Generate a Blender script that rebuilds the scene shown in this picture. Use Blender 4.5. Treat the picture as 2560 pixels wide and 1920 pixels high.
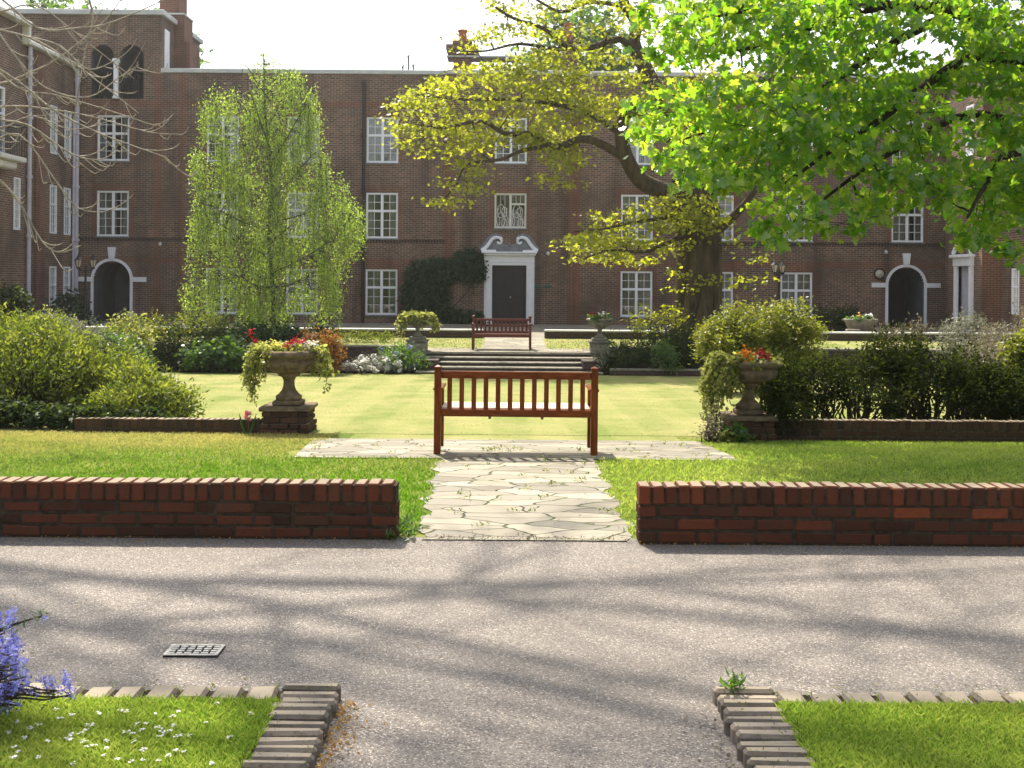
import bpy, math, random
import numpy as np
from mathutils import Vector
for o in list(bpy.data.objects): bpy.data.objects.remove(o)
SC = bpy.context.scene; COL = SC.collection
PI = math.pi
# ------------------------------------------------------------------ camera
F, HOR, CH, RS = 2700.0, 700.0, 1.5, 0.0075      # focal length and horizon in photo pixels, eye height, roll
cam_d = bpy.data.cameras.new('camera'); cam = bpy.data.objects.new('camera', cam_d); COL.objects.link(cam)
cam_d.sensor_width = 36; cam_d.lens = 36*F/2560; cam_d.shift_y = -(960-HOR)/2560
cam_d.clip_start = 0.05; cam_d.clip_end = 2000
cam.location = (0, 0, CH); cam.rotation_euler = (PI/2, -RS, 0); SC.camera = cam
# ------------------------------------------------------------------ sky, sun, exposure
SUN_EL, SUN_AZ = math.radians(56), math.radians(-20)
S = Vector((math.sin(SUN_AZ)*math.cos(SUN_EL), math.cos(SUN_AZ)*math.cos(SUN_EL), math.sin(SUN_EL)))
w = bpy.data.worlds.new('World'); SC.world = w; w.use_nodes = True
sky = w.node_tree.nodes.new('ShaderNodeTexSky'); sky.sky_type = 'NISHITA'; sky.sun_disc = False
sky.sun_elevation = SUN_EL; sky.sun_rotation = SUN_AZ; sky.dust_density = 3.0; sky.air_density = 1.2
hs = w.node_tree.nodes.new('ShaderNodeHueSaturation'); hs.inputs['Saturation'].default_value = .42; w.node_tree.links.new(sky.outputs[0], hs.inputs['Color'])   # milky spring haze
bg = w.node_tree.nodes['Background']; w.node_tree.links.new(hs.outputs[0], bg.inputs[0]); bg.inputs[1].default_value = 0.15
sl = bpy.data.lights.new('sun', 'SUN'); sl.energy = 5.0; sl.angle = math.radians(0.7); sl.color = (1, .91, .76)
so = bpy.data.objects.new('sun', sl); COL.objects.link(so); so.rotation_euler = (-S).to_track_quat('-Z', 'Y').to_euler()
SC.view_settings.view_transform = 'Standard'; SC.view_settings.look = 'None'; SC.view_settings.exposure = 1.0; SC.view_settings.gamma = 1
SC.render.engine = 'CYCLES'; SC.cycles.max_bounces = 8; SC.cycles.transparent_max_bounces = 12
# ------------------------------------------------------------------ helpers
def P(px, py, d):                                # photo pixel + depth -> point
    du, dv = px-1280, py-HOR
    return Vector(((du+dv*RS)/F*d, d, CH+(du*RS-dv)/F*d))
def Q(x, y, d): return P(x*1.1573, y*1.1573, d)  # the same from the 2212-px view
ROOT = {}
def tag(o, label, cat, group=None):
    o['label'] = label; o['category'] = cat
    if group: o['group'] = group
    return o
def thing(name, loc, label, cat, group=None):
    o = bpy.data.objects.new(name, None); COL.objects.link(o); o.location = loc; o.empty_display_size = .1
    ROOT[o.name] = Vector(loc); return tag(o, label, cat, group)
def rootloc(o):
    while o is not None:
        if o.name in ROOT: return ROOT[o.name]
        o = o.parent
    return Vector((0, 0, 0))
def kids(o): return [c for c in bpy.data.objects if c.parent == o]
def dup(o, parent=None):
    c = o.copy(); COL.objects.link(c); c.parent = parent
    for k in kids(o): dup(k, c)
    return c
def link(name, me, parent, kind=None):
    o = bpy.data.objects.new(name, me); COL.objects.link(o)
    if parent is not None: o.parent = parent
    if kind: o['kind'] = kind
    return o
def fastmesh(name, V, counts, idx, mats, parent=None, tint=None, smooth=False, mi=None, kind=None, local=False):
    me = bpy.data.meshes.new(name)
    V = np.asarray(V, dtype=np.float32)
    if parent is not None and not local: V = V-np.array(rootloc(parent), dtype=np.float32)
    counts = np.asarray(counts, dtype=np.int32); idx = np.asarray(idx, dtype=np.int32)
    me.vertices.add(len(V)); me.vertices.foreach_set('co', V.ravel())
    me.loops.add(len(idx)); me.loops.foreach_set('vertex_index', idx)
    me.polygons.add(len(counts)); st = np.zeros(len(counts), dtype=np.int32); st[1:] = np.cumsum(counts)[:-1]
    me.polygons.foreach_set('loop_start', st)
    if mi is not None: me.polygons.foreach_set('material_index', np.asarray(mi, dtype=np.int32))
    me.polygons.foreach_set('use_smooth', np.full(len(counts), smooth, dtype=bool))
    me.update(calc_edges=True); me.validate()
    if tint is not None:
        a = me.attributes.new('tint', 'FLOAT', 'POINT'); a.data.foreach_set('value', np.asarray(tint, dtype=np.float32))
    for m in (mats if isinstance(mats, (list, tuple)) else [mats]): me.materials.append(m)
    return link(name, me, parent, kind)
class MB:
    def __init__(s): s.v = []; s.f = []; s.m = []; s.t = []
    def add(s, vs, fs, m=0, t=0.5):
        n = len(s.v); s.v += [tuple(p) for p in vs]; s.t += [t]*len(vs)
        for f in fs: s.f.append([i+n for i in f]); s.m.append(m)
    def quad(s, a, b, c, d, m=0, t=.5): s.add([a, b, c, d], [(0, 1, 2, 3)], m, t)
    def box(s, x0, x1, y0, y1, z0, z1, m=0, c=0.0, t=.5, jit=0):
        if c <= 0:
            s.add([(x0,y0,z0),(x1,y0,z0),(x1,y1,z0),(x0,y1,z0),(x0,y0,z1),(x1,y0,z1),(x1,y1,z1),(x0,y1,z1)],
                  [(0,3,2,1),(4,5,6,7),(0,1,5,4),(1,2,6,5),(2,3,7,6),(3,0,4,7)], m, t); return
        vs = []; X = (x0, x1); Y = (y0, y1); Z = (z0, z1); sg = (1, -1)
        for k in range(8):
            i, j, l = k & 1, (k >> 1) & 1, (k >> 2) & 1
            jx, jy, jz = (random.uniform(-jit, jit) for _ in range(3)) if jit else (0, 0, 0)
            x, y, z = X[i]+jx, Y[j]+jy, Z[l]+jz
            vs += [(x, y+sg[j]*c, z+sg[l]*c), (x+sg[i]*c, y, z+sg[l]*c), (x+sg[i]*c, y+sg[j]*c, z)]
        fs = []
        for ax in range(3):
            o1, o2 = 1 << ((ax+1) % 3), 1 << ((ax+2) % 3)
            for b in (0, 1):
                k0 = b << ax; r = [k0, k0+o1, k0+o1+o2, k0+o2]
                if not b: r = r[::-1]
                fs.append([q*3+ax for q in r])
        for ax in range(3):          # edges running along ax
            a1, a2 = (ax+1) % 3, (ax+2) % 3
            for b1 in (0, 1):
                for b2 in (0, 1):
                    k0 = (b1 << a1)+(b2 << a2); k1 = k0+(1 << ax)
                    fs.append([k0*3+a1, k1*3+a1, k1*3+a2, k0*3+a2])
        for k in range(8): fs.append([k*3, k*3+1, k*3+2])
        s.add(vs, fs, m, t)
    def tube(s, pts, rad, n=6, m=0, t=.5, cap=True):
        pts = [Vector(p) for p in pts]; L = len(pts)
        if not hasattr(rad, '__len__'): rad = [rad]*L
        vs = []; fs = []; up = Vector((.31, .17, .94))
        for i, p in enumerate(pts):
            d = (pts[min(i+1, L-1)]-pts[max(i-1, 0)])
            d = d.normalized() if d.length > 1e-9 else Vector((0, 0, 1))
            a = d.cross(up)
            if a.length < .1: a = d.cross(Vector((1, .2, 0)))
            a.normalize(); b = d.cross(a)
            for k in range(n):
                q = 2*PI*k/n; vs.append(p+(a*math.cos(q)+b*math.sin(q))*rad[i])
        for i in range(L-1):
            for k in range(n):
                k2 = (k+1) % n; fs.append((i*n+k, i*n+k2, (i+1)*n+k2, (i+1)*n+k))
        if cap: fs.append(tuple(range(n))[::-1]); fs.append(tuple((L-1)*n+k for k in range(n)))
        s.add(vs, fs, m, t)
    def lathe(s, prof, cx, cy, z0, n=40, m=0, flute=None):
        vs = []; fs = []; L = len(prof)
        for i, (r, z) in enumerate(prof):
            for k in range(n):
                q = 2*PI*k/n; rr = r*(1+(flute(i, q) if flute else 0)); vs.append((cx+rr*math.cos(q), cy+rr*math.sin(q), z0+z))
        for i in range(L-1):
            for k in range(n):
                k2 = (k+1) % n; fs.append((i*n+k, i*n+k2, (i+1)*n+k2, (i+1)*n+k))
        fs.append(tuple(range(n))[::-1]); fs.append(tuple((L-1)*n+k for k in range(n)))
        s.add(vs, fs, m)
    def ball(s, c, r, m=0, n=10, sz=1):
        prof = [(max(1e-4, r*math.sin(PI*i/n)), -r*sz*math.cos(PI*i/n)) for i in range(n+1)]
        s.lathe(prof, c[0], c[1], c[2], 12, m)
    def build(s, name, mats, parent=None, smooth=False, kind=None, local=False):
        return fastmesh(name, np.array(s.v), [len(f) for f in s.f], [i for f in s.f for i in f], mats, parent, s.t, smooth, s.m, kind, local)
# ------------------------------------------------------------------ materials
def nt(name):
    m = bpy.data.materials.new(name); m.use_nodes = True; t = m.node_tree
    for n in list(t.nodes): t.nodes.remove(n)
    out = t.nodes.new('ShaderNodeOutputMaterial'); return m, t, out
def N(t, typ, **kw):
    n = t.nodes.new(typ)
    for k, v in kw.items():
        if k.startswith('i_'):
            key = k[2:]; key = int(key) if key.isdigit() else key.replace('_', ' ')
            n.inputs[key].default_value = v
        else: setattr(n, k, v)
    return n
def ramp(t, fac, stops, interp='LINEAR'):
    r = t.nodes.new('ShaderNodeValToRGB'); e = r.color_ramp.elements; r.color_ramp.interpolation = interp
    while len(e) < len(stops): e.new(.5)
    for k, (p, c) in enumerate(stops): e[k].position = p; e[k].color = (*c, 1) if len(c) == 3 else c
    if fac is not None: t.links.new(fac, r.inputs[0])
    return r
def mix(t, a, b, fac, mode='MIX'):
    n = t.nodes.new('ShaderNodeMix'); n.data_type = 'RGBA'; n.blend_type = mode
    for v, s in ((fac, 0), (a, 6), (b, 7)):
        if hasattr(v, 'is_linked'): t.links.new(v, n.inputs[s])
        else: n.inputs[s].default_value = (*v, 1) if (s and len(v) == 3) else v
    return n.outputs[2]
def coords(t, scale=(1, 1, 1)):
    tc = t.nodes.new('ShaderNodeTexCoord'); mp = t.nodes.new('ShaderNodeMapping'); mp.inputs['Scale'].default_value = scale
    t.links.new(tc.outputs['Object'], mp.inputs[0]); return mp.outputs[0]
def noise(t, vec, scale, detail=4, rough=.55):
    n = N(t, 'ShaderNodeTexNoise', i_Scale=scale, i_Detail=detail, i_Roughness=rough); t.links.new(vec, n.inputs[0]); return n.outputs[0]
def bump(t, h, strength, dist, prev=None):
    b = N(t, 'ShaderNodeBump', i_Strength=strength, i_Distance=dist); t.links.new(h, b.inputs['Height'])
    if prev is not None: t.links.new(prev, b.inputs['Normal'])
    return b.outputs[0]
def princ(t, out, col, rough=.8, nrm=None, spec=.3, **kw):
    p = N(t, 'ShaderNodeBsdfPrincipled', i_Roughness=rough); p.inputs['Specular IOR Level'].default_value = spec
    if hasattr(col, 'is_linked'): t.links.new(col, p.inputs[0])
    else: p.inputs[0].default_value = (*col, 1)
    if nrm is not None: t.links.new(nrm, p.inputs['Normal'])
    for k, v in kw.items(): p.inputs[k].default_value = v
    t.links.new(p.outputs[0], out.inputs[0]); return p
def simple(name, c, rough=.7, var=.25, scale=8, spec=.3, bmp=.0, **kw):
    m, t, out = nt(name); v = coords(t); n = noise(t, v, scale)
    lo = tuple(x*(1-var) for x in c); hi = tuple(min(1, x*(1+var)) for x in c)
    col = ramp(t, n, [(.3, lo), (.7, hi)]).outputs[0]
    princ(t, out, col, rough, bump(t, n, bmp, .02) if bmp else None, spec, **kw); return m
def leafmat(name, a, b, ta=None, tb=None, trans=.5, gloss=.05, rough=.4):
    m, t, out = nt(name); at = N(t, 'ShaderNodeAttribute', attribute_name='tint')
    col = mix(t, a, b, at.outputs['Fac']); ta = ta or tuple(min(1, x*1.5) for x in a); tb = tb or tuple(min(1, x*1.5) for x in b)
    tcol = mix(t, ta, tb, at.outputs['Fac'])
    d = N(t, 'ShaderNodeBsdfDiffuse'); t.links.new(col, d.inputs[0])
    tr = N(t, 'ShaderNodeBsdfTranslucent'); t.links.new(tcol, tr.inputs[0])
    m1 = N(t, 'ShaderNodeMixShader', i_0=trans); t.links.new(d.outputs[0], m1.inputs[1]); t.links.new(tr.outputs[0], m1.inputs[2])
    g = N(t, 'ShaderNodeBsdfGlossy', i_Roughness=rough); g.inputs[0].default_value = (1, 1, 1, 1)
    m2 = N(t, 'ShaderNodeMixShader', i_0=gloss); t.links.new(m1.outputs[0], m2.inputs[1]); t.links.new(g.outputs[0], m2.inputs[2])
    t.links.new(m2.outputs[0], out.inputs[0]); return m
def facade_brick(name, c1, c2, mortar, dark):
    m, t, out = nt(name); tc = N(t, 'ShaderNodeTexCoord'); sx = N(t, 'ShaderNodeSeparateXYZ'); t.links.new(tc.outputs['Object'], sx.inputs[0])
    ge = N(t, 'ShaderNodeNewGeometry'); sn = N(t, 'ShaderNodeSeparateXYZ'); t.links.new(ge.outputs['True Normal'], sn.inputs[0])
    ab = N(t, 'ShaderNodeMath', operation='ABSOLUTE'); t.links.new(sn.outputs[0], ab.inputs[0])
    st = N(t, 'ShaderNodeMath', operation='GREATER_THAN', i_1=.5); t.links.new(ab.outputs[0], st.inputs[0])
    mx = N(t, 'ShaderNodeMix'); t.links.new(st.outputs[0], mx.inputs[0]); t.links.new(sx.outputs[0], mx.inputs[2]); t.links.new(sx.outputs[1], mx.inputs[3])
    cb = N(t, 'ShaderNodeCombineXYZ'); t.links.new(mx.outputs[0], cb.inputs[0]); t.links.new(sx.outputs[2], cb.inputs[1])
    br = N(t, 'ShaderNodeTexBrick', i_Scale=1.0, i_Mortar_Size=.011, i_Brick_Width=.225, i_Row_Height=.075, i_Bias=-.1)
    br.inputs['Color1'].default_value = (*c1, 1); br.inputs['Color2'].default_value = (*c2, 1); br.inputs['Mortar'].default_value = (*mortar, 1)
    br.inputs['Mortar Smooth'].default_value = .3
    t.links.new(cb.outputs[0], br.inputs[0])
    n = noise(t, tc.outputs['Object'], .55, 6, .62); n2 = noise(t, tc.outputs['Object'], 6, 3)
    col = mix(t, br.outputs[0], dark, ramp(t, n, [(.42, (0, 0, 0)), (.68, (.75, .75, .75))]).outputs[0])
    ms = N(t, 'ShaderNodeMapping'); ms.inputs['Scale'].default_value = (1.6, 1.6, .16); t.links.new(tc.outputs['Object'], ms.inputs[0]); n5 = noise(t, ms.outputs[0], 1.0, 5, .6)
    col = mix(t, col, (.04, .032, .028), ramp(t, n5, [(.5, (0, 0, 0)), (.72, (.6, .6, .6))]).outputs[0]); col = mix(t, col, (.3, .27, .23), ramp(t, n5, [(.22, (.35, .35, .35)), (.36, (0, 0, 0))]).outputs[0])
    col = mix(t, col, (.5, .5, .5), ramp(t, n2, [(.5, (0, 0, 0)), (.8, (.12, .12, .12))]).outputs[0], 'OVERLAY')
    inv = N(t, 'ShaderNodeMath', operation='SUBTRACT', i_0=1.0); t.links.new(br.outputs[1], inv.inputs[1])
    princ(t, out, col, .85, bump(t, inv.outputs[0], .5, .01), .2); return m
M = {}
M['brick'] = facade_brick('facade_brick', (.21, .105, .067), (.066, .048, .041), (.35, .29, .225), (.09, .062, .048))
M['redbrick'] = facade_brick('red_brick', (.22, .088, .052), (.15, .07, .045), (.28, .21, .16), (.13, .065, .045))
M['darkbrick'] = facade_brick('dark_brick', (.08, .045, .035), (.05, .033, .03), (.1, .085, .075), (.05, .036, .03))
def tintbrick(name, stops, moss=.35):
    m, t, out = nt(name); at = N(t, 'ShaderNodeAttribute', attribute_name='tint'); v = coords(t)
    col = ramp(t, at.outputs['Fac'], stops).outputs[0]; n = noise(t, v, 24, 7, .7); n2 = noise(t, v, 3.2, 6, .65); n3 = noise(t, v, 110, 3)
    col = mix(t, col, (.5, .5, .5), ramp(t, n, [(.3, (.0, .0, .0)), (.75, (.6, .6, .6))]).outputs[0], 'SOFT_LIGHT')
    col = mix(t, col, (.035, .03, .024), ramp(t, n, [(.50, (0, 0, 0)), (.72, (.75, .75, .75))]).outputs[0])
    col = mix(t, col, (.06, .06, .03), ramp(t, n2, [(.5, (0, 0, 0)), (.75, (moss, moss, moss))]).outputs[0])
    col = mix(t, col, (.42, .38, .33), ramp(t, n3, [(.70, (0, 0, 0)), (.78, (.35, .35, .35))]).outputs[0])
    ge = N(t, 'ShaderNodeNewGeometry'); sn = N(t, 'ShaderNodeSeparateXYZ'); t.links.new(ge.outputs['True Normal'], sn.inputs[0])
    toplit = ramp(t, sn.outputs[2], [(.8, (0, 0, 0)), (.97, (.6, .6, .6))]).outputs[0]     # sunlight on the upper faces, painted in as a paler tone
    col = mix(t, col, (.34, .29, .22), toplit)
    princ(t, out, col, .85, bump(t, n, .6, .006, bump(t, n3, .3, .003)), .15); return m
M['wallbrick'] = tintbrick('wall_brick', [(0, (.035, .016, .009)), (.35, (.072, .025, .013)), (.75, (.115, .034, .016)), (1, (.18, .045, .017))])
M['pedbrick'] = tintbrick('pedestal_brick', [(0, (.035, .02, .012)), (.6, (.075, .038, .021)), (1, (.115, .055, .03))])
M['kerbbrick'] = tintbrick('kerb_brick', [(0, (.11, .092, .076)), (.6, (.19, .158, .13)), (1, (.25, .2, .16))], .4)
M['mortar'] = simple('mortar', (.042, .032, .022), .95, .45, 25, .1, .4)
M['darkmortar'] = simple('dark_mortar', (.06, .05, .035), .95, .5, 30, .1, .4)
M['white'] = simple('white_paint', (.84, .85, .9), .45, .05, 3)
M['offwhite'] = simple('cream_paint', (.7, .68, .62), .5, .08, 3)
M['coping'] = simple('stone_coping', (.55, .56, .55), .8, .15, 2)
M['leadgrey'] = simple('lead_flashing', (.2, .21, .24), .6, .25, 5)
M['dark'] = simple('dark_interior', (.012, .011, .012), .9, .2, 3)
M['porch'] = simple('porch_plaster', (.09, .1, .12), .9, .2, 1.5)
M['black'] = simple('black_iron', (.012, .012, .014), .4, .2, 20, .5)
M['pipe'] = simple('pipe_paint', (.5, .48, .56), .5, .1, 4)
M['doorpaint'] = simple('door_paint', (.02, .015, .02), .4, .2, 4, .4)
M['curtain'] = simple('curtain', (.42, .42, .38), .9, .15, 6)
M['stone'] = simple('weathered_stone', (.14, .105, .065), .9, .5, 11, .2, .45)
M['stonegrey'] = simple('grey_stone', (.2, .185, .15), .9, .4, 9, .2, .3)
M['terracotta'] = simple('terracotta', (.4, .12, .05), .8, .2, 6)
M['soil'] = simple('soil', (.035, .026, .016), .95, .5, 7, .1, .6)
M['lampglass'] = simple('lantern_glass', (.5, .44, .36), .15, .15, 4, .5)
M['iron'] = None
def bark(name, c1, c2, sc=9, st=.25):
    m, t, out = nt(name); v = coords(t, (1, 1, st)); n = noise(t, v, sc, 6, .65)
    princ(t, out, ramp(t, n, [(.3, c1), (.7, c2)]).outputs[0], .9, bump(t, n, .9, .05), .15); return m
M['bark'] = bark('oak_bark', (.035, .027, .019), (.12, .092, .062), 7, .2)
M['barkdark'] = bark('maple_bark', (.022, .018, .013), (.055, .042, .03))
M['barkbare'] = bark('bare_bark', (.2, .17, .14), (.5, .44, .37), 14)
M['barkbirch'] = bark('birch_bark', (.04, .035, .028), (.16, .145, .12), 6, 1)
M['stem'] = bark('shrub_stem', (.03, .022, .014), (.085, .06, .038), 20)
def glassmat():
    m, t, out = nt('window_glass'); a = N(t, 'ShaderNodeBsdfTransparent'); a.inputs[0].default_value = (.75, .8, .78, 1)
    g = N(t, 'ShaderNodeBsdfGlossy', i_Roughness=.04); f = N(t, 'ShaderNodeFresnel', i_IOR=1.6)
    v = coords(t); n = noise(t, v, 1.3, 2); b = bump(t, n, .25, .05); t.links.new(b, g.inputs['Normal'])
    x = N(t, 'ShaderNodeMath', operation='MULTIPLY_ADD', i_1=1.7, i_2=.07); t.links.new(f.outputs[0], x.inputs[0])
    s = N(t, 'ShaderNodeMixShader'); t.links.new(x.outputs[0], s.inputs[0]); t.links.new(a.outputs[0], s.inputs[1]); t.links.new(g.outputs[0], s.inputs[2])
    t.links.new(s.outputs[0], out.inputs[0]); return m
M['glass'] = glassmat()
def woodmat(name, c1, c2, sc):
    m, t, out = nt(name); v = coords(t, sc); n = noise(t, v, 6, 6, .6); v2 = coords(t); n2 = noise(t, v2, 3, 3)
    col = ramp(t, n, [(.3, c1), (.7, c2)]).outputs[0]; col = mix(t, col, tuple(x*.6 for x in c1), ramp(t, n2, [(.5, (0, 0, 0)), (.75, (.5, .5, .5))]).outputs[0])
    princ(t, out, col, .35, bump(t, n, .35, .005), .13); return m
M['teak'] = woodmat('varnished_teak', (.09, .019, .004), (.22, .056, .011), (6, 6, 1.2))
M['teakh'] = woodmat('varnished_teak_rail', (.09, .019, .004), (.22, .056, .011), (1.2, 6, 6))
M['seatlit'] = woodmat('sunlit_bench_wood', (.6, .48, .4), (.75, .62, .52), (1.2, 6, 6))  # bench wood again, sun on the seat painted in as a paler colour
M['mahog'] = woodmat('dark_red_wood', (.1, .035, .028), (.17, .06, .045), (3, 3, 3))
def asphalt():
    m, t, out = nt('asphalt'); v = coords(t)
    vo = N(t, 'ShaderNodeTexVoronoi', i_Scale=190.0); t.links.new(v, vo.inputs[0]); sp = N(t, 'ShaderNodeSeparateColor'); t.links.new(vo.outputs['Color'], sp.inputs[0])
    base = ramp(t, sp.outputs[0], [(0, (.06, .053, .048)), (.2, (.14, .122, .109)), (.7, (.21, .184, .164)), (.9, (.285, .25, .219)), (1, (.54, .48, .41))]).outputs[0]
    n = noise(t, v, .9, 5, .6); n2 = noise(t, v, 14, 4)
    col = mix(t, base, (.105, .1, .095), ramp(t, n, [(.48, (0, 0, 0)), (.75, (.45, .45, .45))]).outputs[0])
    col = mix(t, col, (.26, .235, .21), ramp(t, n2, [(.55, (0, 0, 0)), (.8, (.4, .4, .4))]).outputs[0])
    n6 = noise(t, v, .35, 3, .5); col = mix(t, col, (.1, .09, .078), ramp(t, n6, [(.5, (0, 0, 0)), (.62, (.28, .28, .28))]).outputs[0])
    princ(t, out, col, .75, bump(t, vo.outputs['Distance'], .7, .008, bump(t, n2, .2, .03)), .35); return m
M['asphalt'] = asphalt()
def lawnmat(name, a, b, c, stripes=False):
    m, t, out = nt(name); v = coords(t); n = noise(t, v, 1.1, 5, .6); n2 = noise(t, v, 45, 4, .7)
    col = ramp(t, n, [(.35, a), (.5, b), (.68, c)]).outputs[0]
    if stripes:
        wv = N(t, 'ShaderNodeTexWave', i_Scale=.33, i_Distortion=.6, i_Detail=1.0); wv.bands_direction = 'X'; t.links.new(v, wv.inputs[0])
        col = mix(t, col, tuple(x*1.3 for x in c), ramp(t, wv.outputs[0], [(.38, (0, 0, 0)), (.62, (.2, .2, .2))]).outputs[0])
        n4 = noise(t, v, 5, 5, .7); col = mix(t, col, (.3, .25, .12), ramp(t, n4, [(.5, (0, 0, 0)), (.75, (.4, .4, .4))]).outputs[0])
    dk = .1 if stripes else .6; col = mix(t, col, tuple(x*.5 for x in a), ramp(t, n2, [(.35, (dk, dk, dk)), (.6, (0, 0, 0))]).outputs[0])
    princ(t, out, col, .9, bump(t, n2, .9, .03), .1); return m
M['lawn'] = lawnmat('lawn_turf', (.1, .16, .02), (.17, .22, .035), (.29, .28, .08))
M['lawnfar'] = lawnmat('sunken_lawn_turf', (.165, .21, .05), (.23, .25, .08), (.31, .285, .12), True)
M['lawnnear'] = lawnmat('near_turf', (.06, .13, .012), (.09, .16, .016), (.13, .19, .03))
M['ground'] = lawnmat('ground_turf', (.05, .07, .02), (.06, .08, .02), (.08, .09, .03))
def paving():
    m, t, out = nt('crazy_paving'); v = coords(t, (.62, 1.2, 1)); nv = N(t, 'ShaderNodeTexNoise', i_Scale=2.5, i_Detail=2.0); t.links.new(v, nv.inputs[0])
    av = N(t, 'ShaderNodeVectorMath', operation='MULTIPLY_ADD'); t.links.new(nv.outputs[1], av.inputs[0]); av.inputs[1].default_value = (.3, .3, 0); t.links.new(v, av.inputs[2])
    ve = N(t, 'ShaderNodeTexVoronoi', feature='DISTANCE_TO_EDGE', i_Scale=3.9); ve.voronoi_dimensions = '2D'; t.links.new(av.outputs[0], ve.inputs[0])
    vc = N(t, 'ShaderNodeTexVoronoi', i_Scale=3.9); vc.voronoi_dimensions = '2D'; t.links.new(av.outputs[0], vc.inputs[0]); sp = N(t, 'ShaderNodeSeparateColor'); t.links.new(vc.outputs['Color'], sp.inputs[0])
    stone = ramp(t, sp.outputs[0], [(0, (.14, .126, .098)), (.3, (.24, .216, .168)), (.55, (.175, .162, .134)), (.8, (.28, .252, .196)), (1, (.33, .297, .232))]).outputs[0]
    n = noise(t, v, 7, 6, .65); n2 = noise(t, v, 1.7, 4); n3 = noise(t, v, 60, 3)
    stone = mix(t, stone, (.2, .18, .14), ramp(t, n, [(.5, (0, 0, 0)), (.78, (.6, .6, .6))]).outputs[0])
    stone = mix(t, stone, (.17, .155, .13), ramp(t, n3, [(.55, (0, 0, 0)), (.8, (.4, .4, .4))]).outputs[0])
    vk = N(t, 'ShaderNodeTexVoronoi', feature='DISTANCE_TO_EDGE', i_Scale=6.5); vk.voronoi_dimensions = '2D'; t.links.new(av.outputs[0], vk.inputs[0])
    ck = mix(t, ramp(t, vk.outputs[0], [(.006, (1, 1, 1)), (.03, (0, 0, 0))]).outputs[0], (0, 0, 0), ramp(t, n2, [(.48, (1, 1, 1)), (.56, (.15, .15, .15))]).outputs[0])
    stone = mix(t, stone, (.09, .08, .055), ck)
    joint = mix(t, (.035, .03, .018), (.07, .1, .02), ramp(t, n2, [(.45, (0, 0, 0)), (.6, (1, 1, 1))]).outputs[0])
    jm = ramp(t, ve.outputs[0], [(.010, (0, 0, 0)), (.030, (1, 1, 1))]).outputs[0]
    col = mix(t, joint, stone, jm); h = mix(t, (0, 0, 0), n, jm); h2 = mix(t, jm, sp.outputs[1], .25)
    princ(t, out, col, .8, bump(t, h2, .8, .03, bump(t, n, .4, .012)), .25); return m
M['paving'] = paving()
def leadmetal():
    m, t, out = nt('cast_iron_cover'); v = coords(t); n = noise(t, v, 40, 4)
    princ(t, out, ramp(t, n, [(.3, (.19, .18, .17)), (.7, (.44, .42, .38))]).outputs[0], .55, bump(t, n, .3, .003), .5, Metallic=.3); return m
M['iron'] = leadmetal()
# leaves: (reflect dark, reflect light, transmit dark, transmit light)
M['maple'] = leafmat('maple_leaf', (.014, .07, .004), (.075, .165, .01), (.17, .46, .012), (.7, .84, .06), .6, .05, .3)
M['oak'] = leafmat('young_oak_leaf', (.08, .1, .01), (.2, .21, .024), (.28, .34, .012), (.7, .72, .04), .52, .03)
M['birch'] = leafmat('birch_leaf', (.06, .12, .014), (.2, .26, .05), (.22, .42, .02), (.66, .82, .12), .5, .05)
M['shrubyel'] = leafmat('yellowgreen_leaf', (.022, .045, .006), (.16, .19, .03), (.08, .15, .01), (.46, .5, .05), .45, .02)
M['shrubgrn'] = leafmat('bright_leaf', (.03, .08, .012), (.07, .13, .02), (.08, .2, .015), (.2, .34, .03), .45, .04)
M['shrubdrk'] = leafmat('dark_leaf', (.01, .028, .008), (.04, .062, .014), (.025, .06, .01), (.12, .16, .02), .35, .012)
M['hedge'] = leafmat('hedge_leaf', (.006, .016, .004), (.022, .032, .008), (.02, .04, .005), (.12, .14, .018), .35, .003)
M['gold'] = leafmat('golden_leaf', (.06, .09, .01), (.19, .2, .025), (.16, .22, .012), (.46, .46, .035), .42, .03)
M['orange'] = leafmat('orange_leaf', (.17, .07, .012), (.32, .15, .02), (.3, .12, .01), (.5, .25, .03), .4, .03)
M['grey'] = leafmat('grey_leaf', (.12, .125, .09), (.25, .25, .19), (.15, .16, .1), (.3, .3, .2), .3, .03)
M['mauve'] = leafmat('mauve_leaf', (.1, .085, .06), (.22, .18, .13), (.12, .1, .06), (.28, .24, .14), .3, .03)
M['varieg'] = leafmat('variegated_leaf', (.06, .09, .015), (.34, .34, .1), (.16, .22, .02), (.6, .6, .14), .45, .02)
M['ivy'] = leafmat('ivy_leaf', (.014, .045, .014), (.04, .09, .024), (.02, .06, .01), (.06, .13, .02), .25, .03)
M['fallen'] = leafmat('fallen_leaf', (.25, .13, .03), (.4, .24, .05), None, None, .3, .02)
M['petalblue'] = leafmat('blue_petal', (.17, .16, .5), (.42, .43, .85), None, None, .35, .02)
M['petalwhite'] = leafmat('white_petal', (.65, .65, .62), (.8, .8, .78), (.6, .6, .55), (.7, .7, .65), .3, .02)
M['petalred'] = leafmat('red_petal', (.25, .006, .012), (.42, .02, .03), None, None, .35, .03)
M['petalyel'] = leafmat('yellow_petal', (.6, .5, .03), (.75, .7, .2), None, None, .35, .03)
M['petalorg'] = leafmat('orange_petal', (.6, .18, .01), (.75, .32, .02), None, None, .35, .03)
M['petalpink'] = leafmat('pink_petal', (.6, .15, .2), (.75, .4, .42), None, None, .35, .03)
M['blade'] = leafmat('grass_blade', (.08, .17, .014), (.4, .42, .1), (.2, .42, .02), (.68, .74, .14), .45, .02)
M['bladewarm'] = leafmat('drying_blade', (.08, .17, .012), (.44, .37, .13), (.18, .38, .015), (.6, .53, .16), .4, .01)  # blade colour runs from fresh green to dry yellow
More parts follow.
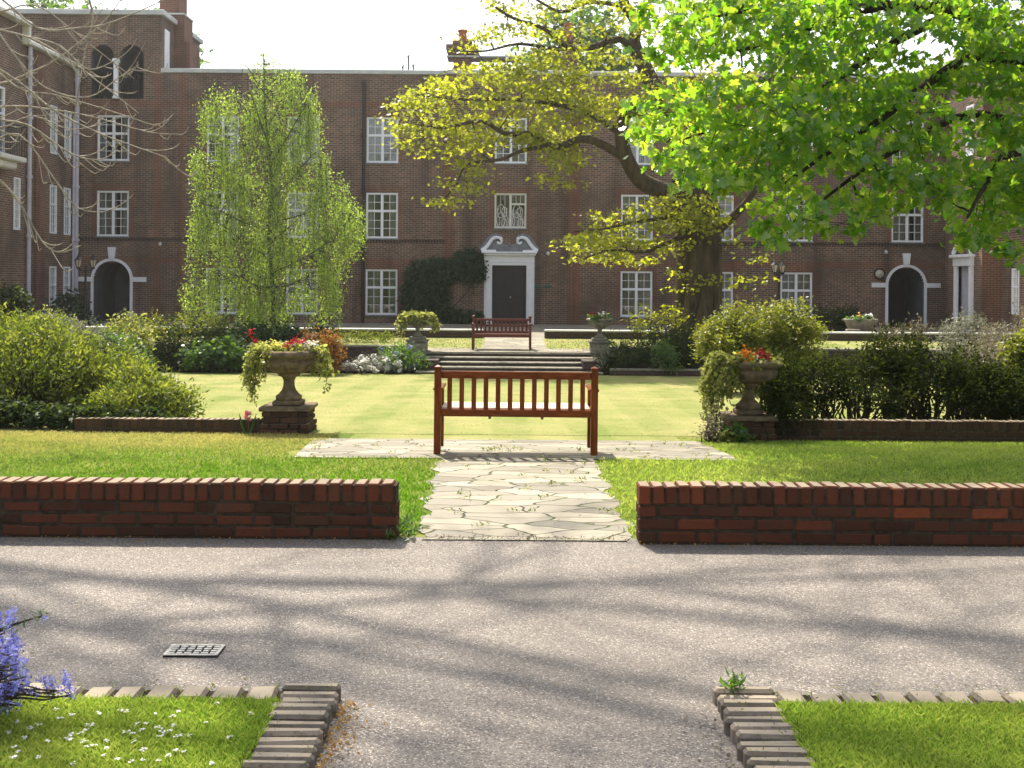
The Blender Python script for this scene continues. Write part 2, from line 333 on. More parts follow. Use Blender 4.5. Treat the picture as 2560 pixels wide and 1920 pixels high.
M['bladedry'] = leafmat('mown_blade', (.17, .22, .05), (.3, .28, .1), (.2, .26, .05), (.34, .33, .1), .35, .01)
# ------------------------------------------------------------------ leaf cloud
SHAPES = {
 'diamond': [(0, 0), (.42, .28), (1, 0), (.42, -.28)],
 'lance': [(0, 0), (.4, .16), (1, 0), (.4, -.16)],
 'round': [(0, 0), (.25, .38), (.7, .4), (1, 0), (.7, -.4), (.25, -.38)],
 'lobed': [(0, 0), (.12, .3), (.35, .16), (.55, .42), (.72, .14), (1, 0), (.72, -.14), (.55, -.42), (.35, -.16), (.12, -.3)],
 'maple': [(0, 0), (-.1, .2), (.02, .5), (.2, .3), (.45, .6), (.5, .24), (.72, .26), (1, 0), (.72, -.26), (.5, -.24), (.45, -.6), (.2, -.3), (.02, -.5), (-.1, -.2)],
}
def leaves(name, mat, C, size, shape, rng, parent=None, up=.5, droop=.2, out=None, tint=None, kind=None, curl=.25):
    C = np.asarray(C, dtype=np.float64); n = len(C); T = np.array(SHAPES[shape]); k = len(T)
    nr = rng.normal(size=(n, 3)); nr[:, 2] = np.abs(nr[:, 2])*.6+up*1.6
    nr /= np.linalg.norm(nr, axis=1)[:, None]
    dr = rng.normal(size=(n, 3))
    if out is not None: dr = dr*.7+out
    dr[:, 2] -= droop*1.8
    dr -= (dr*nr).sum(1)[:, None]*nr; dr /= np.linalg.norm(dr, axis=1)[:, None]+1e-9
    sd = np.cross(nr, dr); s = size*rng.uniform(.6, 1.25, n)
    x = T[:, 0][None, :, None]; y = T[:, 1][None, :, None]
    zz = -curl*(T[:, 0]**2)[None, :, None]*rng.uniform(-.3, 1, (n, 1, 1))+.25*np.abs(T[:, 1])[None, :, None]*rng.uniform(-.5, 1, (n, 1, 1))
    V = C[:, None, :]+s[:, None, None]*(x*dr[:, None, :]+y*sd[:, None, :]+zz*nr[:, None, :])
    t = rng.uniform(0, 1, n) if tint is None else tint
    return fastmesh(name, V.reshape(-1, 3), np.full(n, k), np.arange(n*k), mat, parent, np.repeat(t, k), False, None, kind)
def clouds(rng, centres, per, sig):
    centres = np.asarray(centres); n = len(centres)
    return np.repeat(centres, per, axis=0)+rng.normal(size=(n*per, 3))*np.asarray(sig)
def inpoly(pts, poly):
    x, y = pts[:, 0], pts[:, 1]; r = np.zeros(len(pts), bool); j = len(poly)-1
    for i in range(len(poly)):
        xi, yi = poly[i]; xj, yj = poly[j]
        c = ((yi > y) != (yj > y)) & (x < (xj-xi)*(y-yi)/(yj-yi+1e-12)+xi); r ^= c; j = i
    return r
def samp(rng, poly, n):
    a = np.array(poly, float); lo, hi = a.min(0), a.max(0); res = []; tot = 0
    while tot < n:
        p = rng.uniform(lo, hi, (n*3, 2)); p = p[inpoly(p, poly)]; res.append(p); tot += len(p)
    return np.concatenate(res)[:n]
def Qa(xy, d):                                    # arrays of 2212-view pixels + depths -> points
    du = xy[:, 0]*1.1573-1280; dv = xy[:, 1]*1.1573-HOR
    return np.stack([(du+dv*RS)/F*d, d, CH+(du*RS-dv)/F*d], 1)
def curve(a, b, rng, sag=0, n=5, wob=.05):
    a, b = Vector(a), Vector(b); L = (b-a).length; r = []
    for i in range(n+1):
        t = i/n; p = a.lerp(b, t); p.z -= sag*4*t*(1-t)*L
        if 0 < i < n: p += Vector(rng.normal(size=3))*wob*L
        r.append(p)
    return r
def smooth(pts, k=4):
    pts = [Vector(p) for p in pts]; out = []
    for i in range(len(pts)-1):
        p0 = pts[max(i-1, 0)]; p1 = pts[i]; p2 = pts[i+1]; p3 = pts[min(i+2, len(pts)-1)]
        for j in range(k):
            t = j/k; out.append(.5*((2*p1)+(p2-p0)*t+(2*p0-5*p1+4*p2-p3)*t*t+(3*p1-p0-3*p2+p3)*t**3))
    out.append(pts[-1]); return out
class Skel:
    """limbs of one tree: a tube mesh plus the points twigs may start from"""
    def __init__(s): s.mb = MB(); s.pts = []; s.rad = []
    def limb(s, pts, r0, r1, n=8, k=4):
        pp = smooth(pts, k); L = len(pp); rr = [r0+(r1-r0)*(i/(L-1))**.8 for i in range(L)]
        s.mb.tube(pp, rr, n); s.pts += pp; s.rad += rr; return pp
    def twig(s, tgt, rng, r=.02, sag=0., n=4, wob=.07, sides=4, maxlen=None, keep=True):
        A = np.array([tuple(p) for p in s.pts]); d = np.linalg.norm(A-np.array(tgt), axis=1); i = int(np.argmin(d+rng.uniform(0, .25, len(d))*d))
        r0 = min(r, s.rad[i]*.8); pp = curve(s.pts[i], tgt, rng, sag, n, wob)
        s.mb.tube(pp, [r0+(.004-r0)*j/n for j in range(n+1)], sides, cap=False)
        if keep: s.pts += pp[1:]; s.rad += [max(.004, r0*(1-j/n)) for j in range(1, n+1)]
# ------------------------------------------------------------------ ground, drive, lawns, paths
YS = [-50, 6.2, 10, 12.5, 25.3, 60]; ZS = [0, 0, -.13, -.34, -.72, -.72]
def zg(y): return float(np.interp(y, YS, ZS))
def sheet(name, xf0, xf1, ys, mat, dz=0, nx=1, zf=zg, kind='structure'):
    mb = MB(); rows = []
    for y in ys:
        a = xf0(y) if callable(xf0) else xf0; b = xf1(y) if callable(xf1) else xf1
        rows.append([(a+(b-a)*i/nx, y, zf(y)+dz) for i in range(nx+1)])
    for r in range(len(ys)-1):
        for i in range(nx): mb.quad(rows[r][i], rows[r][i+1], rows[r+1][i+1], rows[r+1][i])
    return mb.build(name, mat, None, kind=kind)
mb = MB(); mb.quad((-300, -60, -1.0), (300, -60, -1.0), (300, 400, -1.0), (-300, 400, -1.0)); mb.build('ground', M['ground'], None, kind='structure')
sheet('driveway', -40, 40, [-12, 6.3], M['asphalt'])
PL = lambda y: float(np.interp(y, [6.2, 9.75], [-.537, -.66])); PR = lambda y: float(np.interp(y, [6.2, 9.75], [.719, .77]))
sheet('lawn', -16, lambda y: PL(y)+.12, [6.3, 7, 8, 9, 9.8], M['lawn'], -.002); sheet('lawn', lambda y: PR(y)-.12, 16, [6.3, 7, 8, 9, 9.8], M['lawn'], .0)
sheet('lawn', -16, -1.85, [9.8, 10, 11, 12.5, 12.9], M['lawn'], .0); sheet('lawn', 1.95, 16, [9.8, 10, 11, 12.5, 12.9], M['lawn'], .0)
JT = lambda y, k: .035*math.sin(y*7.3+k)+.025*math.sin(y*17.1+2*k)
sheet('path', lambda y: PL(y)+JT(y, 0), lambda y: PR(y)+JT(y, 3), list(np.arange(6.22, 9.76, .08))+[9.76], M['paving'], .004)
sheet('path', lambda y: -1.95-(y-9.75)*.11, lambda y: 2.06+.03*(y-9.75), [9.75, 10, 11, 12.25], M['paving'], .008)
sheet('lawn', -1.851, 1.951, [12.2, 12.9], M['lawnfar'], .0)
sheet('lawn', -16, 16, [12.9, 15, 20, 25.3], M['lawnfar'], .004)
TZ = lambda y: float(np.interp(y, [25, 27, 31, 60], [-.31, -.31, -.17, -.17]))
sheet('soil', -17, -2.3, [25.3, 27.0], M['soil'], .06); sheet('soil', 2.15, 17, [25.3, 27.0], M['soil'], .06)
sheet('lawn', -17, 17, [27.0, 29, 31.0], M['lawnfar'], 0, zf=TZ)
sheet('path', -.75, .9, [27.25, 29, 31.0], M['paving'], .006, zf=TZ)
sheet('path', -2.2, 2.1, [26.9, 27.9], M['paving'], .012, zf=TZ)
sheet('pavement', -40, 40, [31.0, 42.5], M['paving'], 0, zf=TZ)
KT = .052
mb = MB()
for x0, x1 in ((-5, -.78), (.91, 5)): mb.box(x0, x1, .5, 3.735, -.05, .032)
mb.build('lawn', M['lawnnear'], None, kind='structure')
# ------------------------------------------------------------------ brick walls, kerbs, steps
def tint_of(label, c, n, a, b):
    if 'orange' in label and c == n-1 and (a < 2.25 < b or a < 2.72 < b): return 1.0
    return min(.72, max(0, random.gauss(.36, .18)))
def brick_wall(name, x0, x1, y0, zb, zt, label, soldier=.112, thick=.15, mat='wallbrick', slope=None, lean=0):
    """real bricks: stretcher courses under a brick-on-edge coping"""
    random.seed(len(label)*7+int(x0*10))
    o = thing(name, (0, 0, 0), label, 'wall', None); mb = MB(); mo = MB(); J = .010
    n = max(1, round((zt-soldier-zb)/.075)); ch = (zt-soldier-zb)/n
    mo.box(x0+.006, x1-.006, y0+.006, y0+thick-.006, zb-.25, zt-.012)
    for c in range(-1, n):
        x = x0 if c % 2 else x0-.1125
        z = zb+c*ch
        while x < x1-.02:
            L = .2125; hdr = random.random() < .12
            if hdr: L = .1
            a, b = max(x, x0), min(x+L, x1)
            if b-a > .03: mb.box(a, b, y0+random.uniform(-.003, .003), y0+.06, z+J/2, z+ch-J/2, 0, .009, tint_of(label, c, n, a, b), .0025)
            if b-a > .03: mb.box(a, b, y0+thick-.042, y0+thick+random.uniform(-.003, .003), z+J/2, z+ch-J/2, 0, .006, random.gauss(.4, .2), .0025)
            x += L+J+.001
        for (xa, xb) in ((x0, x0+.1), (x1-.1, x1)):
            mb.box(xa-.002, xb+.002, y0+.064, y0+thick-.046, z+J/2, z+ch-J/2, 0, .004, random.uniform(.2, .6))
    x = x0
    while x < x1-.03:
        wd = .0655+random.uniform(-.003, .003); dz = random.uniform(-.004, .003)
        mb.box(x, min(x+wd, x1), y0+random.uniform(-.006, .002), y0+thick+.003, zt-soldier+J/2, zt+dz, 0, .007, min(.84, max(0, random.gauss(.5, .2))), .003)
        x += wd+.0105
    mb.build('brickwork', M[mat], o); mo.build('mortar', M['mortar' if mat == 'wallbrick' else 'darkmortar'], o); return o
brick_wall('garden_wall', -6.5, -.652, 6.22, .0, .32, 'low red brick wall left of the path opening, facing the drive')
brick_wall('garden_wall', .735, 6.5, 6.16, .0, .334, 'low red brick wall right of the path opening, with two bright orange bricks')
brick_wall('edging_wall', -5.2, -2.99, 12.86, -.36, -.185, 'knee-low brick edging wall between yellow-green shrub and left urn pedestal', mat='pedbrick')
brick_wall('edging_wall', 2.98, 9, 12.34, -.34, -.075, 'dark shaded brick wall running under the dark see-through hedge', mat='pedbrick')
def kerb(label, xo, sgn):
    o = thing('brick_kerb', (xo, 3.5, 0), label, 'kerb'); mb = MB(); random.seed(5 if sgn > 0 else 9)
    y = 3.87
    while y > 1.6:
        wd = .05+random.uniform(-.004, .004); L = .205+random.uniform(-.012, .012); j = random.uniform(-.008, .008)
        a, b = xo+j, xo+j+sgn*L
        mb.box(min(a, b), max(a, b), y-wd, y, -.03, KT+random.uniform(-.006, .004), 0, .011, random.random(), .003); y -= wd+.0115
    x = xo+sgn*.225
    while abs(x) < 4.5:
        wd = .1+random.uniform(-.01, .006); dp = .125+random.uniform(-.01, .01)
        mb.box(min(x, x+sgn*wd), max(x, x+sgn*wd), 3.87-dp, 3.87+random.uniform(-.012, .012), -.03, KT-.012+random.uniform(-.008, .004), 0, .012, random.random(), .004); x += sgn*(wd+.017)
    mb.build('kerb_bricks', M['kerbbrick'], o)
    mo = MB(); a, b = xo+sgn*.012, xo+sgn*.2; mo.box(min(a, b), max(a, b), 1.6, 3.86, -.03, KT-.018)
    a, b = xo+sgn*.2, xo+sgn*4.5; mo.box(min(a, b), max(a, b), 3.76, 3.862, -.03, KT-.028)
    mo.build('mortar', M['soil'], o); return o
kerb('grey-brown brick kerb turning the corner of the daisy lawn', -.595, -1)
kerb('grey-brown brick kerb turning the corner of the lawn without daisies', .725, 1)
# stone steps
st = thing('garden_steps', (0, 26.2, -.72), 'flight of shallow stone steps climbing from the lawn to the far bench', 'steps')
mb = MB(); ts = MB(); lv = [(-.66, 25.25), (-.58, 25.65), (-.49, 26.05), (-.40, 26.45), (-.315, 26.85)]
for i, (z, y) in enumerate(lv):
    xa, xb = (-1.75, 1.7) if i in (1, 2) else (-2.25, 2.15)
    mb.box(xa+.02, xb-.02, y+.02, 27.02, -.9, z-.035, 0); ts.box(xa, xb, y, y+.45, z-.033, z, 0, .008)
mb.build('riser', M['darkbrick'], st); ts.build('tread', M['stonegrey'], st)
for xa, xb in ((-2.25, -1.75), (1.7, 2.15)):
    c = MB(); c.box(xa, xb, 25.66, 26.44, -.9, -.42, 0); c.build('cheek_wall', M['darkbrick'], st)
def plainwall(name, x0, x1, y0, y1, z0, z1, label, cop, over=.03):
    o = thing(name, ((x0+x1)/2, y0, z0), label, 'wall'); b = MB(); b.box(x0, x1, y0, y1, z0-.5, z1-.05); b.build('brickwork', M['darkbrick'], o)
    c = MB(); x = x0
    while x < x1-.05:
        e = min(x+.75, x1); c.box(x+.003, e-.003, y0-over, y1+over, z1-.049, z1, 0, .008); x = e
    c.build('coping', M[cop], o); return o
plainwall('retaining_wall', -17, -2.62, 26.98, 27.2, -.6, -.16, 'dark brick retaining wall behind the white flowers, beside the far left urn', 'stonegrey')
plainwall('retaining_wall', 2.45, 17, 26.98, 27.2, -.6, -.16, 'dark brick retaining wall behind the shaded ground cover and golden dome shrub', 'stonegrey')
plainwall('terrace_wall', -17, -.82, 31.0, 31.3, -.17, .075, 'low brick wall with pale coping before the facade, left of the door', 'coping')
plainwall('terrace_wall', .95, 17, 31.0, 31.3, -.17, .075, 'low brick wall with pale coping before the facade, right of the door', 'coping')
plainwall('border_edging', 2.3, 14, 25.2, 25.32, -.72, -.55, 'low dark edging under the ground cover right of the steps', 'stonegrey', .01)
# drain cover
mb = MB(); cx, cy = -1.263, 4.335
o = thing('drain_cover', (cx, cy, 0), 'small cast iron drain cover set in the asphalt drive', 'drain cover')
mb.box(cx-.108, cx+.108, cy-.062, cy+.062, -.02, .003); mb.build('pit', M['dark'], o)
f = MB()
for a in ((cx-.108, cx+.108, cy-.062, cy-.05), (cx-.108, cx+.108, cy+.05, cy+.062), (cx-.108, cx-.094, cy-.05, cy+.05), (cx+.094, cx+.108, cy-.05, cy+.05)): f.box(*a, 0, .008)
f.build('rim', M['iron'], o); g = MB()
for i in range(6):
    for j in range(4):
        x = cx-.083+i*.0332; y = cy-.037+j*.0247; ww = .021 if (i+j) % 2 else .027; g.box(x-ww/2, x+ww/2, y-.007, y+.007, 0, .008)
g.build('grating', M['iron'], o)
# ------------------------------------------------------------------ the building
FY = 40.9; K = FY/F
BZ = -.17
B = thing('apartment_building', (0, FY, BZ), 'three-storey U-shaped brown brick apartment block with white windows and pedimented door', 'building')
fx = lambda X: (X*1.1573-1280)*K                 # 2212-view x on the facade plane
wallm = [M['brick'], M['dark'], M['porch'], M['redbrick']]
def wallgrid(mb, u0, u1, z0, z1, ops, mp, rev=.13, back=.7):
    us = sorted(set([u0, u1]+[v for o in ops for v in o[:2]])); bz = []
    for o in ops: bz += [o[2], o[3]+((o[1]-o[0])/2 if o[4] else 0)]
    zs = sorted(set([z0, z1]+bz))
    for i in range(len(us)-1):
        for j in range(len(zs)-1):
            cu, cz = (us[i]+us[i+1])/2, (zs[j]+zs[j+1])/2
            if any(o[0] < cu < o[1] and o[2] < cz < o[3]+((o[1]-o[0])/2 if o[4] else 0) for o in ops): continue
            mb.quad(mp(us[i], zs[j], 0), mp(us[i+1], zs[j], 0), mp(us[i+1], zs[j+1], 0), mp(us[i], zs[j+1], 0), 0)
    for o in ops:
        a, b, c, d, arch = o[:5]; bk = o[5] if len(o) > 5 else back; bm = o[6] if len(o) > 6 else 1
        per = [(a, c), (a, d)]
        if arch:
            r = (b-a)/2; cu = (a+b)/2; arc = [(cu-r*math.cos(PI*k/16), d+r*math.sin(PI*k/16)) for k in range(17)]; top = d+r
            for k in range(16):
                p, q = arc[k], arc[k+1]; mb.quad(mp(*p, 0), mp(*q, 0), mp(q[0], top, 0), mp(p[0], top, 0), 0)
            per += arc[1:-1]
        else: top = d
        per += [(b, d), (b, c)]
        for k in range(len(per)):
            p, q = per[k], per[(k+1) % len(per)]
            mb.quad(mp(*p, 0), mp(*q, 0), mp(*q, rev), mp(*p, rev), 0); mb.quad(mp(*p, rev), mp(*q, rev), mp(*q, bk), mp(*p, bk), bm)
        mb.quad(mp(a, c, bk), mp(b, c, bk), mp(b, top, bk), mp(a, top, bk), bm)
ROWS = [(5.9, 7.63), (3.04, 4.78), (.14, 1.87)]
WCOL = [(209, 276), (446, 512), (620, 686), (790, 858), (1068, 1135), (1341, 1409), (1516, 1583), (1687, 1754), (1927, 1992)]
WW = 1.215
front = lambda dy: (lambda u, z, dep: (u, FY+dy+dep, z))
wins = []                                        # (centre x, z0, z1, y)
secs = {'l': [], 'c': [], 'r': []}
CB0, CB1 = fx(966), fx(1238)
for ci, (a, b) in enumerate(WCOL):
    cx = fx((a+b)/2)
    for ri, (z0, z1) in enumerate(ROWS):
        if ri == 2 and ci in (0, 4, 8): continue
        if ci == 4 and ri == 1: z0 = 3.45
        s = 'c' if ci == 4 else ('l' if cx < 0 else 'r')
        secs[s].append((cx-WW/2, cx+WW/2, z0, z1, False)); wins.append((cx, z0, z1, FY-(.12 if s == 'c' else 0), ci, ri))
XL, XR = -16.5, 16.4; TOP = 9.25
AL = (fx(242)-.69, fx(242)+.69, BZ, 1.42, True, 2.2, 2); AR = (fx(1957)-.68, fx(1957)+.68, BZ, 1.42, True, 2.2, 2)
secs['l'].append(AL); secs['r'].append(AR)
DO = (fx(1100)-.645, fx(1100)+.645, BZ, 2.05, False, .35, 1); secs['c'].append(DO)
mb = MB()
TWX = fx(345)                                    # tower right edge
wallgrid(mb, TWX, CB0, BZ-.3, TOP, [o for o in secs['l'] if o[0] > TWX], front(0)); wallgrid(mb, CB0, CB1, BZ-.3, TOP, secs['c'], front(-.12)); wallgrid(mb, CB1, XR, BZ-.3, TOP, secs['r'], front(0))
for x in (CB0, CB1): mb.quad((x, FY-.12, BZ-.3), (x, FY, BZ-.3), (x, FY, TOP), (x, FY-.12, TOP), 3)
mb.quad((XL-6, FY+.02, TOP-.02), (XR+6, FY+.02, TOP-.02), (XR+6, FY+11, TOP-.02), (XL-6, FY+11, TOP-.02), 1)
mb.quad((XL-6, FY+11, BZ-.3), (XR+6, FY+11, BZ-.3), (XR+6, FY+11, TOP), (XL-6, FY+11, TOP), 0)
mb.build('wall', wallm, B)
mb = MB(); mb.box(TWX, CB0-.05, FY-.06, FY+.4, TOP, TOP+.17, 0, .02); mb.box(CB0-.05, CB1+.05, FY-.18, FY+.4, TOP+.003, TOP+.173, 0, .02); mb.box(CB1+.05, XR, FY-.06, FY+.4, TOP, TOP+.17, 0, .02)
mb.build('coping', M['coping'], B)
# red brick bands and strips, 12 mm proud
mb = MB()
for (a, b) in ((330, 346), (384, 396), (956, 966), (1238, 1252), (1490, 1502)): mb.box(fx(a), fx(b), FY-.012, FY+.02, BZ-.2, TOP-.002, 0)
for (a, b) in ((966, 980), (1224, 1238)): mb.box(fx(a)+.002, fx(b)-.002, FY-.133, FY-.10, BZ-.2, TOP-.002, 0)
for (z0, z1) in ((7.98, 8.2), (2.05, 2.26)):
    mb.box(XL, CB0, FY-.009, FY+.02, z0, z1, 0); mb.box(CB1, XR, FY-.009, FY+.02, z0, z1, 0)
for (cx, z0, z1, y, ci, ri) in wins:
    for s in (-1, 1): a, b = cx+s*WW/2, cx+s*(WW/2+.17); mb.box(min(a, b), max(a, b), y-.006, y+.03, z0-.05, z1+.28, 0)
    mb.box(cx-WW/2-.002, cx+WW/2+.002, y-.0065, y+.03, z1+.002, z1+.24, 0)
mb.build('brick_band', M['redbrick'], B)
mb = MB()
for i in range(int((CB0-XL)/.11)):
    x = XL+i*.11; mb.box(x, x+.06, FY-.03, FY+.02, 2.86, 2.97)
for i in range(int((XR-CB1)/.11)):
    x = CB1+i*.11; mb.box(x, x+.06, FY-.03, FY+.02, 2.86, 2.97)
mb.box(XL, CB0, FY-.035, FY+.02, 2.975, 3.0); mb.box(CB1, XR, FY-.035, FY+.02, 2.975, 3.0)
mb.build('dentil_course', M['darkbrick'], B)
def window_meshes(W, H, tr, bars=(3, 2), wall=.07):
    f = MB(); w2 = W/2; fr = .075
    f.box(-w2, w2, -.03, .06, 0, fr, 0, .008); f.box(-w2, w2, -.03, .06, H-fr, H, 0, .008)
    f.box(-w2, -w2+fr, -.029, .06, fr, H-fr, 0, .008); f.box(w2-fr, w2, -.029, .06, fr, H-fr, 0, .008)
    f.box(-.05, .05, -.022, .06, fr, H-fr, 0, .008)
    if tr: f.box(-w2+fr, w2-fr, -.02, .06, H*tr-.045, H*tr+.045, 0, .008)
    spans = ((fr, H*tr-.045, bars[1]), (H*tr+.045, H-fr, bars[1])) if tr else ((fr, H-fr, bars[1]*2),)
    for s in (-1, 1):
        a, b = sorted((s*.05, s*(w2-fr))); xm = (a+b)/2
        for (za, zb, nb) in spans:
            f.box(xm-.009, xm+.009, .0, .03, za, zb)
            for q in range(1, nb+(1 if zb-za > .8 else 0)):
                n_ = nb+(1 if zb-za > .8 else 0); z = za+(zb-za)*q/n_; f.box(a, b, .001, .029, z-.009, z+.009)
    s_ = MB(); s_.box(-w2-.04, w2+.04, -.09, .05, -.05, -.002, 0, .008)
    p = MB(); p.quad((-w2+.02, .035, .02), (w2-.02, .035, .02), (w2-.02, .035, H-.02), (-w2+.02, .035, H-.02))
    return f, s_, p
f, s_, p = window_meshes(WW, 1.73, .6)
W0 = f.build('window', M['white'], B, local=True); s_.build('sill', M['leadgrey'], W0, local=True); p.build('pane', M['glass'], W0, local=True)
def curtainmesh(W, H, a, b, seed):
    r = random.Random(seed); m = MB(); n = 14
    for i in range(n):
        x0, x1 = a+(b-a)*i/n, a+(b-a)*(i+1)/n; y0, y1 = .16+.03*(i % 2), .16+.03*((i+1) % 2); m.quad((x0, y0, .05), (x1, y1, .05), (x1, y1, H-.05), (x0, y0, H-.05))
    return m
rc = random.Random(3); first = True
for (cx, z0, z1, y, ci, ri) in wins:
    if ci == 4 and ri == 1: continue
    o = W0 if first else dup(W0, B); first = False
    o.location = (cx, y+.05-FY, z0-BZ)
    r = rc.random()
    if ri == 2 and ci in (5, 6, 7): spans = [(-.55, .55)]
    elif r < .5: spans = [(-.58, -.22-.25*rc.random()), (.2+.25*rc.random(), .58)]
    elif r < .72: spans = [(-.58, .3*rc.random()-.1)]
    else: spans = []
    for a, b in spans: curtainmesh(WW, 1.73, a, b, ci).build('curtain', M['curtain'], o, local=True)
f, s_, p = window_meshes(WW, 1.33, 0); f2 = MB()
f2.box(-WW/2, WW/2, -.03, .06, 0, .075, 0, .008); f2.box(-WW/2, WW/2, -.03, .06, 1.255, 1.33, 0, .008)
for s in (-1, 1): a, b = sorted((s*WW/2, s*(WW/2-.075))); f2.box(a, b, -.029, .06, .075, 1.255, 0, .008)
f2.box(-.045, .045, -.022, .06, .075, 1.255, 0, .008); f2.box(.045, WW/2-.075, -.02, .06, .88, .95, 0, .006)
for s in (-1, 1):
    for k in range(1, 3): x = s*(.045+k*.165); f2.box(x-.007, x+.007, 0, .03, .95 if s > 0 else .6, 1.255)
    for q, (r0, zz) in enumerate(((.12, .62), (.2, .3), (.12, .2), (.17, .65))):
        cxx = s*.3+(-.06 if q % 2 else .07); f2.tube([(cxx+r0*.8*math.cos(t*PI/8), .015, zz+r0*1.5*math.sin(t*PI/8)) for t in range(17)], .012, 4)
    for k in range(3): x = s*(.12+k*.16); f2.tube([(x+.05*math.sin(t*.9), .015, .08+t*.1) for t in range(8)], .01, 4)
W1 = f2.build('window', M['offwhite'], B, local=True); W1.location = (fx(1101.5), -.12+.05, 3.45-BZ); s_.build('sill', M['leadgrey'], W1, local=True); p.build('pane', M['glass'], W1, local=True)
W1['label'] = 'short window with curved ornamental glazing bars above the door'
# arched porches
def arch_trim(cx, hw):
    m = MB(); n = 20; y0, y1 = FY-.05, FY+.1; pr = [(cx-hw, BZ), ]
    out = [(cx-hw-.1, BZ), (cx-hw-.1, 1.42)]+[(cx-(hw+.1)*math.cos(PI*k/n), 1.42+(hw+.1)*math.sin(PI*k/n)) for k in range(1, n)]+[(cx+hw+.1, 1.42), (cx+hw+.1, BZ)]
    inn = [(cx-hw, BZ), (cx-hw, 1.42)]+[(cx-hw*math.cos(PI*k/n), 1.42+hw*math.sin(PI*k/n)) for k in range(1, n)]+[(cx+hw, 1.42), (cx+hw, BZ)]
    for k in range(len(out)-1):
        a, b, c, d = out[k], out[k+1], inn[k+1], inn[k]
        m.quad((a[0], y0, a[1]), (b[0], y0, b[1]), (c[0], y0, c[1]), (d[0], y0, d[1])); m.quad((a[0], y0, a[1]), (b[0], y0, b[1]), (b[0], y1, b[1]), (a[0], y1, a[1]))
        m.quad((d[0], y0, d[1]), (c[0], y0, c[1]), (c[0], y1, c[1]), (d[0], y1, d[1]))
    for s in (-1, 1): a, b = sorted((cx+s*(hw+.102), cx+s*(hw+.62))); m.box(a, b, FY-.07, FY+.05, 1.32, 1.5, 0, .01)
    zt = 1.42+hw+.1; m.add([(cx-.1, y0-.05, zt), (cx+.1, y0-.05, zt), (cx+.15, y0-.05, zt+.42), (cx-.15, y0-.05, zt+.42), (cx-.1, FY+.05, zt), (cx+.1, FY+.05, zt), (cx+.15, FY+.05, zt+.42), (cx-.15, FY+.05, zt+.42)],
          [(0, 1, 2, 3), (0, 4, 5, 1), (1, 5, 6, 2), (2, 6, 7, 3), (3, 7, 4, 0)])
    a = m.build('archway', M['white'], B)
    d = MB(); d.box(cx+.02, cx+hw-.05, FY+1.9, FY+1.96, BZ, 1.6, 0, .01); d.build('door', M['doorpaint'], a); return a
arch_trim(fx(242), .69); arch_trim(fx(1957), .68)
# door with swan-neck pediment
dc = fx(1100); y0 = FY-.12
fr = MB()
for s in (-1, 1):
    for (a, b, pr) in ((.645, .72, .08), (.72, .86, .14), (.86, .95, .05)):
        q = sorted((dc+s*a, dc+s*b)); fr.box(q[0], q[1]-.001, y0-pr, y0+.1, BZ, 2.05 if a < .7 else 2.16, 0, .006)
fr.box(dc-.72, dc+.72, y0-.082, y0+.1, 2.051, 2.16, 0, .006)
D = fr.build('door_case', M['white'], B)
e = MB(); e.box(dc-.95, dc+.95, y0-.1, y0+.05, 2.161, 2.42, 0, .01); e.box(dc-1.0, dc+1.0, y0-.2, y0+.05, 2.421, 2.5, 0, .015); e.box(dc-1.05, dc+1.05, y0-.26, y0+.05, 2.501, 2.56, 0, .015); e.build('entablature', M['white'], D)
for s in (-1, 1):
    pd = MB()
    path = [(1.05, 2.6), (.97, 2.66), (.86, 2.75), (.76, 2.88), (.66, 3.02), (.52, 3.1), (.38, 3.08), (.3, 2.98), (.33, 2.89), (.42, 2.88), (.45, 2.95)]
    pp = smooth([(dc+s*a, y0-.1, z) for a, z in path], 3); pd.tube(pp, [.075-.035*i/len(pp) for i in range(len(pp))], 8)
    pd.tube([p+Vector((0, .07, .045)) for p in pp[:22]], .06, 6); q = sorted((dc+s*.5, dc+s*1.07)); pd.box(q[0], q[1], y0-.22, y0+.02, 2.5605, 2.63, 0, .012); pd.build('pediment_scroll', M['white'], D)
tp = MB()
pts = [(-1.0, 2.57), (-.9, 2.75), (-.7, 2.98), (-.5, 3.05), (-.3, 2.9), (0, 2.82), (.3, 2.9), (.5, 3.05), (.7, 2.98), (.9, 2.75), (1.0, 2.57)]
for a, b in zip(pts[:-1], pts[1:]): tp.quad((dc+a[0], y0-.03, 2.561), (dc+b[0], y0-.03, 2.561), (dc+b[0], y0-.03, b[1]), (dc+a[0], y0-.03, a[1]))
tp.tube([(dc, y0-.05, 2.62), (dc, y0-.06, 2.72), (dc, y0-.06, 2.85), (dc, y0-.05, 2.95)], [.05, .02, .06, .015], 8); tp.build('tympanum', M['leadgrey'], D)
ld = MB()
for s in (-1, 1):
    path = [(1.1, 2.66), (.98, 2.8), (.88, 2.95), (.76, 3.1), (.62, 3.19), (.46, 3.2), (.33, 3.14)]; pp = smooth([(dc+s*a, y0-.06, z) for a, z in path], 3); ld.tube(pp, [.05]*len(pp), 6)
ld.build('flashing', M['leadgrey'], D)
d = MB(); d.box(dc-.64, dc+.64, FY+.02, FY+.07, BZ, 2.05)
for s in (-1, 1):
    for (za, zb) in ((.1, .7), (.85, 1.3), (1.4, 1.9)): q = sorted((dc+s*.1, dc+s*.54)); d.box(q[0], q[1], FY-.004, FY+.03, za, zb, 0, .01)
dd = d.build('door', M['doorpaint'], D); k = MB(); k.ball((dc+.05, FY-.02, .85), .035); k.build('handle', M['iron'], dd)
